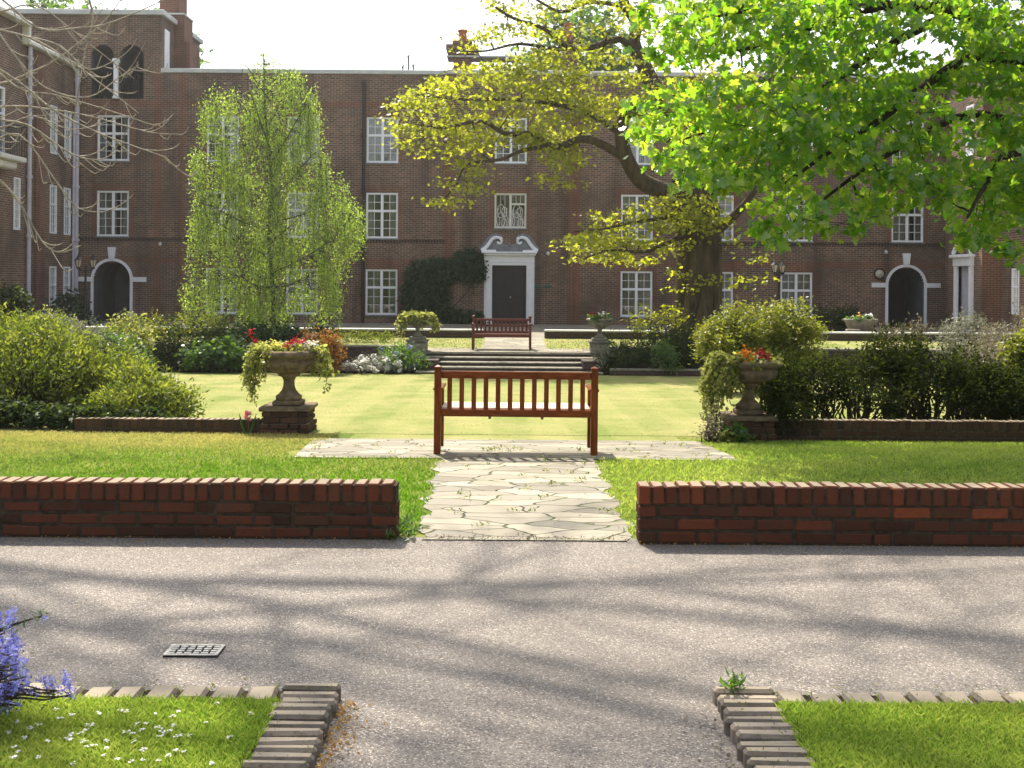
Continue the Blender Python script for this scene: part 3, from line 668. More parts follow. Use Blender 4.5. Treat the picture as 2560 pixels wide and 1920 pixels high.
# tower with loggia (twin arches round a white column)
TT = 11.42; la, lb, lc, le = fx(193), fx(241.5), fx(254.5), fx(307); rr = (lb-la)/2; zb, zsp = 8.25, 10.3-rr
tw = MB(); tops = [o for o in secs['l'] if o[0] < TWX]+[(la, lb, zb, zsp, True, 1.3, 2), (lc, le, zb, 10.3-(le-lc)/2, True, 1.3, 2)]
wallgrid(tw, XL, TWX, BZ-.3, TT, tops, front(0)); tw.quad((XL-4.5, FY, 9.25), (XL, FY, 9.25), (XL, FY, TT), (XL-4.5, FY, TT), 0)
tw.quad((TWX, FY, TOP-.1), (TWX, FY+5, TOP-.1), (TWX, FY+5, TT), (TWX, FY, TT), 0); tw.quad((XL-4.5, FY+5, 9.25), (TWX, FY+5, 9.25), (TWX, FY+5, TT), (XL-4.5, FY+5, TT), 0)
T = tw.build('tower', wallm, B)
c = MB(); c.box(XL-4.6, TWX+.12, FY-.12, FY+5.1, TT, TT+.2, 0, .02); c.build('coping', M['coping'], T)
wv = MB(); wv.box(TWX-.02, TWX+.03, FY+.35, FY+.9, 9.43, 11.0, 0, .01); wv.build('window', M['white'], T)
cm = (lb+lc)/2; c = MB(); c.lathe([(.13, 0), (.13, .06), (.095, .1), (.09, 1.3), (.1, 1.34), (.14, 1.4), (.14, 1.5)], cm, FY-.04, zb, 14); c.build('column', M['white'], T)
r = MB()
for (a_, b_) in ((la, lb), (lc, le)):
    for k in range(9): x = a_+(b_-a_)*(k+.5)/9; r.tube([(x, FY+.08, zb), (x, FY+.08, zb+1.0)], .011, 4)
    r.tube([(a_, FY+.08, zb+1.0), (b_, FY+.08, zb+1.0)], .022, 5); xm = (a_+b_)/2
    for q in (.3, .55, .8): r.tube([(xm+.1*math.cos(t*PI/6), FY+.075, zb+q+.13*math.sin(t*PI/6)) for t in range(13)], .011, 4)
r.build('railing', M['black'], T)
# chimneys
def stack(name, boxes, cap, pots):
    m = MB()
    for b in boxes: m.box(*b, 0)
    s = m.build(name, M['redbrick'], B); c = MB()
    for b in cap: c.box(*b, 0, .015)
    if cap: c.build('cap', M['coping'], s)
    for (x, y, z, r, h) in pots:
        q = MB(); q.lathe([(r*.9, 0), (r*.8, h*.8), (r, h*.85), (r, h)], x, y, z, 14); q.build('chimney_pot', M['terracotta'], s)
Y1 = 42.4
stack('chimney', [(-14.05, -12.72, Y1, Y1+1.3, 9.2, 10.75), (-14.0, -12.98, Y1+.05, Y1+1.25, 10.75, 11.85), (-13.95, -13.2, Y1+.1, Y1+1.2, 11.85, 13.6)], [(-14.05, -12.95, Y1+.02, Y1+1.28, 11.83, 11.9)], [])
stack('chimney', [(-2.45, -1.75, 44, 44.9, 9.2, 10.7), (-2.6, -1.6, 43.9, 45, 10.7, 10.85), (-2.75, -1.45, 43.8, 45.1, 10.85, 11.05), (-2.5, -1.7, 44, 44.9, 11.05, 11.25)], [(-2.72, .3, 43.9, 45.0, 10.55, 10.62)], [(-2.1, 44.4, 11.25, .2, .5)])
stack('chimney', [(1.95, 2.6, 44, 44.9, 9.2, 11.2), (1.85, 2.7, 43.9, 45, 11.2, 11.35)], [], [(2.25, 44.4, 11.35, .2, .7)])
# wings
lw = MB(); lm = lambda u, z, dep: (XL-dep, u, z)
wcols = [(38.5, 39.05), (39.72, 40.28)]; lops = [(a, b, z0, z1, False) for a, b in wcols for z0, z1 in ROWS]+[(35.7, 36.15, 3.04, 4.78, False), (34.2, 35.0, 5.45, 7.6, False)]
wallgrid(lw, 20, FY, BZ-.3, 9.3, lops, lm)
lw.quad((XL, 20, 9.3), (XL, 36.4, 9.3), (XL, 36.4, 9.9), (XL, 20, 9.9), 0); lw.quad((XL, 36.4, 9.3), (XL-6, 36.4, 9.3), (XL-6, 36.4, 9.9), (XL, 36.4, 9.9))
lw.box(XL, XL+.1, 37.2, 37.9, BZ-.3, 9.25, 3); lw.box(XL, XL+.12, 36.0, 36.45, BZ-.3, 9.0, 3) if False else None
lw.quad((XL, 20, BZ-.3), (XL-8, 20, BZ-.3), (XL-8, 20, 9.9), (XL, 20, 9.9)); lw.quad((XL, 20, 9.29), (XL-8, 20, 9.29), (XL-8, FY, 9.29), (XL, FY, 9.29), 1)
Wl = lw.build('wing', wallm, B)
c = MB(); c.box(XL-.2, XL+.28, 36.4, FY-.07, 9.31, 9.45, 0, .02); c.box(XL-.2, XL+.3, 20, 36.39, 9.91, 10.05, 0, .02); c.box(XL-.2, XL+.25, 36.25, 36.395, 9.3, 9.905, 0, .02); c.build('cornice', M['offwhite'], Wl)
def sidewindow(u0, u1, z0, z1, X, sgn, par):
    m = MB(); t = .06
    for (a, b, za, zb) in ((u0, u1, z0, z0+t), (u0, u1, z1-t, z1), (u0, u0+t, z0+t, z1-t), (u1-t, u1, z0+t, z1-t), (u0+t, u1-t, z0+(z1-z0)*.6-.03, z0+(z1-z0)*.6+.03)):
        q = sorted((X+sgn*.03, X-sgn*.06)); m.box(q[0], q[1], a, b, za, zb, 0, .006)
    uc = (u0+u1)/2; q = sorted((X, X-sgn*.04)); m.box(q[0], q[1], uc-.012, uc+.012, z0+t, z1-t)
    for k in (.2, .4, .8): z = z0+(z1-z0)*k; m.box(q[0]+.001, q[1]-.001, u0+t, u1-t, z-.009, z+.009)
    o = m.build('window', M['white'], par); p = MB(); x = X-sgn*.05; p.quad((x, u0, z0), (x, u1, z0), (x, u1, z1), (x, u0, z1)); p.build('pane', M['glass'], o)
for (a, b, z0, z1, _) in lops: sidewindow(a, b, z0, z1, XL, 1, Wl)
def pipe(x, y, z0, z1, r, par, mat='pipe'):
    m = MB(); m.tube([(x, y, z0), (x, y, z1)], r, 10)
    for z in np.arange(z0+1, z1, 2.0): m.tube([(x, y, z), (x, y, z+.09)], r*1.5, 10)
    return m.build('downpipe', M[mat], par)
pipe(XL+.12, 40.55, BZ, 9.3, .085, B); pipe(XL+.12, 36.6, BZ, 9.5, .07, B); pipe(XL+.1, 40.15+.2, BZ, 7.5, .045, B); pipe(fx(784), FY-.08, BZ, 9.0, .06, B, 'black')
# balcony on the wing
bc = MB(); bc.box(XL+.002, XL+.62, 33.6, 35.3, 5.2, 5.36, 0, .03); bc.box(XL+.002, XL+.45, 33.9, 35.0, 4.95, 5.198, 0, .05); bo = bc.build('balcony', M['offwhite'], Wl)
r = MB()
for y in np.arange(33.65, 35.3, .12): r.tube([(XL+.58, y, 5.36), (XL+.58, y, 6.35)], .012, 5)
for x in np.arange(XL+.1, XL+.58, .12): r.tube([(x, 35.26, 5.36), (x, 35.26, 6.35)], .012, 5)
r.tube([(XL, 35.26, 6.36), (XL+.58, 35.26, 6.36), (XL+.58, 33.6, 6.36)], .025, 6); r.build('railing', M['black'], bo)
# right wing with a projecting doorway bay
rw = MB(); rmX = lambda X: (lambda u, z, dep: (X+dep, u, z))
rops = [(39.5, 40.1, z0, z1, False) for z0, z1 in ROWS]
wallgrid(rw, 39.0, FY, BZ-.3, 9.3, rops, rmX(XR))
bX = 15.75; wallgrid(rw, 36.2, 39.0, BZ-.3, 9.3, [(37.0, 38.1, BZ, 2.1, False, .4, 1), (36.9, 37.5, 5.9, 7.63, False)], rmX(bX))
rw.quad((bX, 39, BZ-.3), (XR, 39, BZ-.3), (XR, 39, 9.3), (bX, 39, 9.3)); rw.quad((bX, 36.2, BZ-.3), (XR, 36.2, BZ-.3), (XR, 36.2, 9.3), (bX, 36.2, 9.3), 3)
wallgrid(rw, 20, 36.2, BZ-.3, 9.3, [(34.9, 35.4, .5, 2.0, False)], rmX(XR)); rw.quad((XR, 20, 9.29), (XR+8, 20, 9.29), (XR+8, FY, 9.29), (XR, FY, 9.29), 1)
rw.quad((XR, 20, BZ-.3), (XR+8, 20, BZ-.3), (XR+8, 20, 9.3), (XR, 20, 9.3))
Wr = rw.build('wing', wallm, B)
for (a, b, z0, z1, _) in rops: sidewindow(a, b, z0, z1, XR, -1, Wr)
sidewindow(34.9, 35.4, .5, 2.0, XR, -1, Wr); sidewindow(36.9, 37.5, 5.9, 7.63, bX, -1, Wr)
c = MB(); c.box(bX-.25, XR+.2, 36.1, FY-.07, 9.31, 9.5, 0, .03); c.build('cornice', M['offwhite'], Wr)
pt = MB()
for a, b in ((36.85, 37.0), (38.1, 38.25)): pt.box(bX-.12, bX+.1, a, b, BZ, 2.1, 0, .01)
pt.box(bX-.14, bX+.1, 36.82, 38.28, 2.101, 2.4, 0, .01); pt.box(bX-.25, bX+.1, 36.75, 38.35, 2.401, 2.5, 0, .01)
pt.tube([(bX-.1, 36.8, 2.55), (bX-.1, 37.0, 2.75), (bX-.1, 37.3, 3.0), (bX-.1, 37.55, 2.9)], .08, 6); pt.tube([(bX-.1, 38.3, 2.55), (bX-.1, 38.1, 2.75), (bX-.1, 37.8, 3.0), (bX-.1, 37.6, 2.9)], .08, 6)
dcs = pt.build('door_case', M['white'], Wr); d = MB(); d.box(bX+.12, bX+.16, 37.0, 38.1, BZ, 2.1); d.build('door', M['pipe'], dcs)
# ------------------------------------------------------------------ small fittings on and before the facade
def fitting(name, px, pz, label, cat, build):
    o = thing(name, (fx(px), FY, pz), label, cat); build(o); return o
def wl(o):
    x, y, z = o.location; m = MB(); m.lathe([(.19, -.2), (.2, 0)], 0, 0, 0, 16)
    m = MB(); m.ball((x, y-.12, z), .17, 0, 8, 1); m.build('globe', M['lampglass'], o)
    g = MB(); g.tube([(x+.19*math.cos(t*PI/8), y-.14, z+.19*math.sin(t*PI/8)) for t in range(17)], .03, 5); g.tube([(x, y-.02, z+.19), (x, y-.3, z), (x, y-.02, z-.19)], .015, 4); g.build('bracket', M['black'], o)
fitting('bulkhead_lamp', 1897, 1.83, 'round black caged wall lamp left of the right archway', 'wall lamp', wl)
def plq(w, h, mat):
    def f(o):
        x, y, z = o.location; m = MB(); m.box(x-w/2, x+w/2, y-.16, y-.12, z-h/2, z+h/2, 0, .01); m.build('plate', M[mat], o)
        n = MB(); n.box(x-w/2+.05, x+w/2-.05, y-.163, y-.159, z-h*.12, z+h*.12); n.build('lettering', M['coping'], o)
    return f
M['greenplate'] = simple('green_plate', (.03, .1, .07), .5)
def plq0(o):
    x, y, z = o.location; m = MB()
    for k in (-.2, .2): m.box(x+k-.15, x+k+.15, y-.15, y-.119, z-.05, z+.05, 0, .008)
    m.build('plate', M['greenplate'], o)
fitting('name_plate', 1172, 1.27, 'pair of small green plates on the brick right of the pedimented door', 'sign', plq0)
def cctv(o):
    x, y, z = o.location; m = MB(); m.ball((x, y-.2, z), .07, 0, 8); m.tube([(x, y-.1, z+.08), (x, y-.2, z+.06)], .02, 5); m.build('housing', M['coping'], o)
for px, z, lab in ((1183, 2.5, 'tiny pale dome fitting on the brick right of the door pediment'), (349, 2.75, 'tiny pale dome fitting on the brick above the left archway'), (1910, 2.65, 'tiny pale dome fitting on the brick above the right archway')):
    o = thing('wall_fitting', (fx(px), FY, z), lab, 'fitting', 'dome fittings on the facade'); cctv(o)
def lantern_post(x, y, z0, h, dx, dy, label):
    o = thing('street_lamp', (x, y, z0), label, 'street lamp', 'twin lantern lamp posts'); m = MB()
    m.lathe([(.11, 0), (.11, .25), (.06, .4), (.05, 1.2), (.06, 1.22), (.04, 1.3), (.035, h), (.06, h+.02), (.02, h+.12)], x, y, z0, 12); m.build('post', M['black'], o)
    b = MB(); b.tube([(x-dx, y-dy, z0+h-.02), (x, y, z0+h-.1), (x+dx, y+dy, z0+h-.02)], .022, 6); b.build('crossbar', M['black'], o)
    for s in (-1, 1):
        lx, ly, lz = x+s*dx, y+s*dy, z0+h; g = MB(); g.lathe([(.06, .05), (.12, .27)], lx, ly, lz, 6); G = g.build('lantern', M['lampglass'], o)
        c = MB(); c.lathe([(.03, -.03), (.07, .0), (.065, .045)], lx, ly, lz, 8); c.lathe([(.15, .275), (.125, .3), (.05, .38), (.04, .42), (.016, .44), (.012, .5)], lx, ly, lz, 6)
        for k in range(6): q = PI*k/3; c.tube([(lx+.063*math.cos(q), ly+.063*math.sin(q), lz+.04), (lx+.124*math.cos(q), ly+.124*math.sin(q), lz+.275)], .011, 4)
        c.build('lantern_frame', M['black'], G)
p = P(213, 810, 36); lantern_post(p.x, 36, BZ, 1.95, .21, .08, 'black twin-lantern lamp post beside the left archway')
p = P(1946, 810, 36); lantern_post(p.x, 36, BZ, 1.95, .2, .3, 'black twin-lantern lamp post behind the golden dome shrub')
# roof aerials
for px, h, lab in ((872, .75, 'tallest thin vent pipe on the roof edge'), (860, .35, 'short thin vent pipe on the roof edge, left of the tallest'), (883, .4, 'short thin vent pipe on the roof edge, right of the tallest')):
    o = thing('vent_pipe', (fx(px), FY+1.2, 9.23), lab, 'pipe', 'vent pipes on the roof edge'); m = MB(); x = fx(px)
    m.tube([(x, FY+1.2, 9.2), (x, FY+1.2, 9.45+h)], .03, 6); m.tube([(x-.05, FY+1.2, 9.4+h), (x+.05, FY+1.2, 9.5+h)], .025, 5); m.build('pipe', M['black'], o)
# ------------------------------------------------------------------ benches
def bench_near():
    o = thing('park_bench', (0, 0, 0), 'red-brown slatted wooden bench on the crazy paving, its back to the viewer', 'bench')
    Wd = 1.525; h = Wd/2
    for s in (-1, 1):
        m = MB(); x = s*(h-.032); m.box(x-.032, x+.032, -.03, .035, 0, .80, 0, .006)
        m.box(x-.036, x+.036, -.034, .039, .80, .815, 0, .006); m.add([(x-.03, -.028, .815), (x+.03, -.028, .815), (x+.03, .033, .815), (x-.03, .033, .815), (x, .002, .832)], [(0, 1, 4), (1, 2, 4), (2, 3, 4), (3, 0, 4)]); m.build('leg', M['teak'], o)
        m = MB(); m.box(x-.03, x+.03, .44, .5, 0, .585, 0, .006); m.build('leg', M['teak'], o)
        m = MB(); m.box(x-.048, x+.048, .036, .54, .586, .612, 0, .008); m.build('armrest', M['teak'], o)
        m = MB(); m.box(x-.02, x+.02, .036, .439, .345, .41, 0, .005); m.build('side_rail', M['teak'], o)
    m = MB(); m.box(-h+.0645, h-.0645, -.016, .02, .705, .775, 0, .008); m.build('top_rail', M['teakh'], o)
    m = MB(); m.box(-h+.0645, h-.0645, -.016, .02, .352, .42, 0, .006); m.build('lower_rail', M['teakh'], o)
    for k in range(12):
        x = -h+.1425+.1127*k; m = MB(); m.box(x-.022, x+.022, -.008, .012, .419, .706, 0, .003); m.build('slat', M['teak'], o)
    m = MB()
    for k in range(5): y = .045+k*.092; m.box(-h+.067, h-.067, y, y+.078, .412, .432, 0, .006)
    m.build('seat', M['seatlit'], o)
    m = MB(); m.box(-h+.065, h-.065, .45, .49, .34, .411, 0, .005); m.build('seat_rail', M['teakh'], o)
    for x in (-.245, .245): m = MB(); m.box(x-.012, x+.012, -.005, .44, .33, .3515, 0, .004); m.build('seat_batten', M['teak'], o)
    o.location = (.045, 10.07, zg(10.07)+.008); ROOT[o.name] = Vector(o.location); return o
# benches are modelled round their own origin, then set down
ob = bench_near(); ob.rotation_euler.y = .003
def bench_far():
    o = thing('park_bench', (0, 0, 0), 'dark red wooden bench with latticed back above the steps, facing the viewer', 'bench'); h = .76
    for s in (-1, 1):
        x = s*(h-.03)
        m = MB(); m.box(x-.03, x+.03, -.25, -.19, 0, .62, 0, .005); m.ball((x, -.22, .66), .045, 0, 8); m.build('leg', M['mahog'], o)
        m = MB(); m.box(x-.03, x+.03, .2, .26, 0, .8, 0, .005); m.ball((x, .23, .835), .045, 0, 8); m.build('leg', M['mahog'], o)
        m = MB(); m.box(x-.032, x+.032, -.188, .198, .57, .605, 0, .006); m.build('armrest', M['mahog'], o)
    m = MB(); m.box(-h+.062, h-.062, .21, .25, .74, .8, 0, .006); m.build('top_rail', M['mahog'], o)
    m = MB(); m.box(-h+.062, h-.062, .21, .25, .42, .48, 0, .006); m.build('lower_rail', M['mahog'], o)
    m = MB(); n = 13
    for k in range(n): x = -h+.12+k*(2*h-.24)/(n-1); m.box(x-.026, x+.026, .218, .24, .481, .739)
    m.box(-h+.063, h-.063, .222, .236, .585, .635); m.build('lattice', M['mahog'], o)
    m = MB()
    for k in range(4): y = -.24+k*.11; m.box(-h+.063, h-.063, y, y+.09, .4, .42, 0, .004)
    m.box(-h+.064, h-.064, -.24, -.2, .335, .399, 0, .004); m.build('seat', M['mahog'], o)
    p = P(1254, 876, 27.75); o.location = (p.x, 27.7, -.298); ROOT[o.name] = Vector(o.location); return o
bench_far()
# ------------------------------------------------------------------ urns and pedestals
URN = [(.155, 0), (.155, .05), (.12, .075), (.085, .12), (.068, .17), (.066, .23), (.085, .275), (.13, .29), (.13, .31), (.17, .33), (.26, .36), (.33, .42), (.345, .475), (.33, .49), (.335, .505), (.36, .515), (.415, .545), (.42, .575), (.4, .6), (.36, .605), (.33, .58), (.3, .54)]
def urn(x, y, z, s, label, mat='stone'):
    o = thing('stone_urn', (x, y, z), label, 'urn', 'planted stone urns'); pr = [(r*s, h*s) for r, h in URN]
    def fl(i, q):
        if 9 <= i <= 12: return .035*abs(math.sin(q*14))
        if 15 <= i <= 18: return .012*math.sin(q*36)
        return 0
    m = MB(); m.lathe(pr[9:], x, y, z, 112, 0, lambda i, q: fl(i+9, q)); m.build('bowl', M[mat], o, True)
    m = MB(); m.lathe(pr[:10], x, y, z, 40); m.build('stem', M[mat], o, True)
    sp = MB(); sp.lathe([(.33*s, 0), (.1, .03)], x, y, z+.55*s, 20); sp.build('soil', M['soil'], o)
    return o
def pedestal(x, y, zb, zt, w, label):
    o = thing('brick_pedestal', (x, y, zb), label, 'pedestal'); m = MB(); random.seed(int(x*100)); h = w/2
    n = 4; ch = (zt-.085-zb)/n; mo = MB(); mo.box(x-h+.02, x+h-.02, y-h+.02, y+h-.02, zb-.2, zt-.085)
    for c in range(n):
        e = .02 if c < 2 else 0; z0, z1 = zb+c*ch+.005, zb+(c+1)*ch-.005
        for side in range(4):
            L = 2*(h+e)-.11; t0 = -(h+e); q = .22*(.5 if (c+side) % 2 else 1); u = t0; end = t0+L
            while u < end-.02:
                a, b = u, min(u+q, end); tt = min(1, max(0, random.gauss(.45, .25)))
                if side == 0: m.box(x+a, x+b, y-h-e, y-h-e+.1, z0, z1, 0, .008, tt, .003)
                elif side == 1: m.box(x+h+e-.1, x+h+e, y+a, y+b, z0, z1, 0, .008, tt, .003)
                elif side == 2: m.box(x-b, x-a, y+h+e-.1, y+h+e, z0, z1, 0, .008, tt, .003)
                else: m.box(x-h-e, x-h-e+.1, y-b, y-a, z0, z1, 0, .008, tt, .003)
                u += q+.012; q = .22
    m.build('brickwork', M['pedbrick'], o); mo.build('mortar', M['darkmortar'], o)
    s = MB(); s.box(x-h-.03, x+h+.03, y-h-.03, y+h+.03, zt-.085, zt-.03, 0, .012); s.box(x-h+.1, x+h-.1, y-h+.1, y+h-.1, zt-.0295, zt+.03, 0, .015); s.build('cap_slab', M['stone'], o); return o
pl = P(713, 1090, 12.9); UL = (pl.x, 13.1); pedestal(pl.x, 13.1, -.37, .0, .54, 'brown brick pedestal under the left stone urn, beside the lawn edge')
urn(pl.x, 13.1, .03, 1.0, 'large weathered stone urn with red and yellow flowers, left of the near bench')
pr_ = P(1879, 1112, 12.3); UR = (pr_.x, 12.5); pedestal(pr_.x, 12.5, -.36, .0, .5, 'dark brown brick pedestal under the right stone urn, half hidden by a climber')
urn(pr_.x, 12.5, .03, .93, 'shaded stone urn with orange and red flowers beside the dark hedge')
def farped(px, label, ulabel):
    p = P(px, 860, 27.1); o = thing('stone_pedestal', (p.x, 27.1, -.6), label, 'pedestal'); m = MB(); x = p.x
    m.box(x-.24, x+.24, 26.85, 27.33, -.8, -.06, 0, .01); m.build('shaft', M['stonegrey'], o)
    m = MB(); m.box(x-.28, x+.28, 26.81, 27.37, -.06, .0, 0, .015); m.box(x-.2, x+.2, 26.89, 27.29, .0005, .06, 0, .015); m.build('cap_slab', M['stonegrey'], o)
    urn(x, 27.1, .06, .82, ulabel, 'stonegrey'); return x
XFL = farped(1044, 'grey stone pedestal left of the garden steps', 'small grey stone urn almost hidden by pale ivy, left of the steps')
XFR = farped(1499, 'grey stone pedestal right of the garden steps', 'small grey stone urn with a flat row of flowers, right of the steps')
p = P(2152, 830, 32.5); o = thing('stone_trough', (p.x, 32.5, -.1), 'shallow stone trough planter on blocks near the right archway', 'planter'); m = MB()
m.lathe([(.3, 0), (.36, .05), (.46, .28), (.5, .33), (.5, .39), (.45, .39), (.4, .32)], p.x, 32.5, .02, 24); m.build('basin', M['stonegrey'], o, True)
m = MB(); m.box(p.x-.35, p.x+.35, 32.25, 32.75, -.2, .02, 0, .02); m.box(p.x-.6, p.x-.2, 31.85, 32.1, -.2, .12, 0, .02); m.build('plinth', M['stonegrey'], o); TRX = p.x
# ------------------------------------------------------------------ plants
def rng(k): return np.random.default_rng(k)
def plant(name, label, cat, blobs, mat, leaf, shape, seed, K=60, per=40, sig=.07, up=.5, droop=.1, stems=14, group=None, floor=None, flowers=None, clump=None, core=True, stemmat='stem', spread=.9):
    """a bush: leaf clumps over and through lumpy ellipsoids, on real stems; blobs = (x, y, z centre, rx, ry, rz)"""
    r = rng(seed); b0 = blobs[0]; zb = floor if floor is not None else zg(b0[1])
    o = thing(name, (b0[0], b0[1], zb), label, cat, group); C = []; ST = MB()
    tv = sum(b[3]*b[5] for b in blobs)
    for b in blobs:
        n = max(6, int(K*b[3]*b[5]/tv*(b[6] if len(b) > 6 else 1))); d = r.normal(size=(n, 3)); d /= np.linalg.norm(d, axis=1)[:, None]
        ph = r.uniform(0, 6, 3); lum = 1+.13*np.sin(3*d[:, 0]+ph[0])*np.sin(4*d[:, 2]+ph[1])+.1*r.normal(size=n)
        rad = np.where(r.random(n) < .78, r.uniform(.75, 1.03, n), r.uniform(.25, .75, n))*lum
        c = np.array(b[:3])+d*rad[:, None]*np.array(b[3:6]); c = c[c[:, 2] > zb+.04]; C.append(c)
        for q in c[::max(1, len(c)//max(2, int(stems*b[3]*b[5]/tv)+1))]:
            base = Vector((b[0]+(q[0]-b[0])*.35, b[1]+(q[1]-b[1])*.35, zb-.05)); ST.tube(curve(base, q, r, -.05, 4, .06), [.016, .013, .01, .007, .004], 4, cap=False)
    C = np.concatenate(C); L = clouds(r, C, per, sig); keep = L[:, 2] > zb+.01; L = L[keep]
    ct = np.repeat(r.uniform(0, 1, len(C)), per)[keep]; tint = np.clip(.55*ct+.45*r.random(len(L)), 0, 1)
    outd = L-np.array([b0[0], b0[1], zb]); outd /= np.linalg.norm(outd, axis=1)[:, None]+1e-6
    leaves('foliage', M[mat], L, leaf, shape, r, o, up, droop, outd*spread, tint)
    ST.build('stem', M[stemmat], o)
    if flowers:
        for (fm, n, sz) in flowers:
            q = C[r.integers(0, len(C), n)]; q = q+(q-np.array(b0[:3]))*.12; F_ = clouds(r, q, 14, sz*.5)
            leaves('blossoms', M[fm], F_, sz, 'round', r, o, .9, 0)
    return o
def blob(x, y, d, rx, rz, ry=None):               # 2212-view centre, depth, half sizes in 2212-view pixels
    c = Q(x, y, d); k = d/F*1.1573; return (c.x, c.y, c.z, rx*k, (ry or min(rx, rz*1.3))*k, rz*k)
# left border
plant('shrub', 'big yellow-green shrub filling the left edge behind the lawn', 'shrub', [blob(70, 820, 14.5, 170, 115, 130), blob(200, 830, 14.6, 120, 95, 110), blob(10, 800, 15.2, 120, 115, 100), blob(100, 755, 15.2, 100, 66, 90), blob(60, 720, 15.4, 60, 36, 60)], 'shrubyel', .075, 'lance', 11, 560, 60, .08, .2, -.25, 260, floor=-.35)
plant('shrub', 'smaller leafy yellow-green shrub spilling over the left edging wall', 'shrub', [blob(320, 868, 13.9, 85, 55, 70), blob(375, 880, 13.7, 42, 42, 40), blob(290, 840, 14.2, 60, 50, 60), blob(255, 880, 13.5, 60, 42, 45)], 'shrubyel', .075, 'lance', 12, 190, 48, .07, .2, -.2, 90, floor=-.36)
plant('flowering_plant', 'dark leafy ground plants with white flowers under the big left shrub', 'plant', [blob(170, 905, 13.15, 200, 20, 22), blob(20, 895, 13.3, 90, 24, 24)], 'shrubdrk', .06, 'round', 13, 130, 26, .05, .5, 0, 10, floor=-.36, flowers=[('petalwhite', 22, .03)])
plant('shrub', 'silver-grey shrub peeping over the big left shrub', 'shrub', [blob(140, 730, 18, 55, 40, 45), blob(105, 715, 18.3, 45, 32, 40), blob(185, 722, 18, 28, 26, 30)], 'grey', .07, 'lance', 14, 120, 36, .08, .4, 0, 30, floor=-.5)
plant('shrub', 'rounded dark green bush in front of the left wing, at the photo edge', 'shrub', [blob(5, 672, 31, 48, 42, 45)], 'shrubdrk', .1, 'round', 15, 120, 40, .12, .4, 0, 12, floor=-.2)
plant('shrub', 'dark bush against the left wing beside the lamp post', 'shrub', [blob(140, 690, 37, 38, 52, 35), blob(165, 712, 36, 40, 36, 30)], 'ivy', .13, 'round', 16, 100, 34, .14, .4, 0, 12, floor=-.2)
plant('shrub', 'bright green feathery conifer mound behind the yellow-green shrub', 'shrub', [blob(235, 768, 18.6, 62, 48, 45), blob(275, 790, 18.4, 42, 38, 35)], 'shrubgrn', .08, 'lance', 17, 120, 44, .07, .7, -.3, 14, floor=-.6)
plant('shrub', 'cream variegated shrub between conifer mound and dark cotoneaster', 'shrub', [blob(278, 715, 24, 36, 30, 30), blob(300, 735, 23.5, 24, 25, 22)], 'varieg', .1, 'diamond', 18, 60, 30, .1, .4, 0, 14, floor=-.6)
plant('shrub', 'wide dark arching shrub with pale tips before the birch', 'shrub', [blob(400, 738, 26, 130, 46, 50), blob(480, 725, 26.3, 80, 36, 45), blob(350, 765, 25.8, 60, 40, 40), blob(430, 775, 25.7, 110, 32, 40)], 'shrubdrk', .1, 'lance', 19, 240, 42, .11, .3, .2, 40, floor=-.65, flowers=None)
plant('shrub', 'pale sprays of the arching shrub top, left of the birch trunk', 'shrub', [blob(400, 702, 25.6, 110, 20, 40)], 'gold', .09, 'lance', 119, 46, 22, .1, .3, .2, 10, floor=-.3)
plant('shrub', 'small bright green rounded shrub left of the left urn', 'shrub', [blob(440, 775, 25.2, 42, 30, 30)], 'shrubgrn', .08, 'round', 20, 50, 40, .09, .5, 0, 10, floor=-.65)
plant('shrub', 'small glossy green leafy shrub just behind the left urn flowers', 'shrub', [blob(500, 770, 25.2, 32, 30, 28)], 'shrubgrn', .13, 'round', 21, 45, 26, .1, .4, 0, 10, floor=-.65)
plant('shrub', 'rust orange shrub behind the left urn', 'shrub', [blob(685, 755, 24.6, 48, 38, 36), blob(705, 775, 24.6, 30, 35, 30)], 'orange', .08, 'diamond', 22, 90, 40, .09, .4, 0, 12, floor=-.65)
plant('hedge', 'low dark clipped hedge behind the arching shrub and left urn', 'hedge', [blob(620, 725, 28, 110, 16, 30), blob(540, 720, 28.5, 80, 14, 30)], 'ivy', .09, 'round', 23, 90, 40, .1, .5, 0, 12, floor=-.35)
plant('flowering_plant', 'white flowering clump beside the left end of the steps', 'flower', [blob(775, 795, 25.1, 40, 22, 24), blob(835, 790, 25.2, 26, 20, 20), blob(800, 785, 25.4, 40, 20, 22)], 'grey', .06, 'lance', 24, 70, 26, .07, .5, 0, 8, floor=-.68, flowers=[('petalwhite', 150, .05)])
plant('flowering_plant', 'green clump with pale blue flowers left of the far left pedestal', 'flower', [blob(868, 782, 25.4, 32, 30, 26), blob(895, 790, 25.6, 25, 24, 22), blob(845, 770, 25.8, 30, 24, 22)], 'shrubgrn', .11, 'lance', 25, 70, 26, .08, .2, -.6, 8, floor=-.68, flowers=[('petalblue', 16, .05)])
plant('flowering_plant', 'low yellow-green flower strip on the terrace lawn, left of far urn', 'flower', [blob(760, 728, 29.5, 70, 8, 18), blob(820, 730, 29.5, 50, 7, 14)], 'shrubyel', .08, 'lance', 26, 60, 26, .07, .3, -.4, 5, floor=-.22)
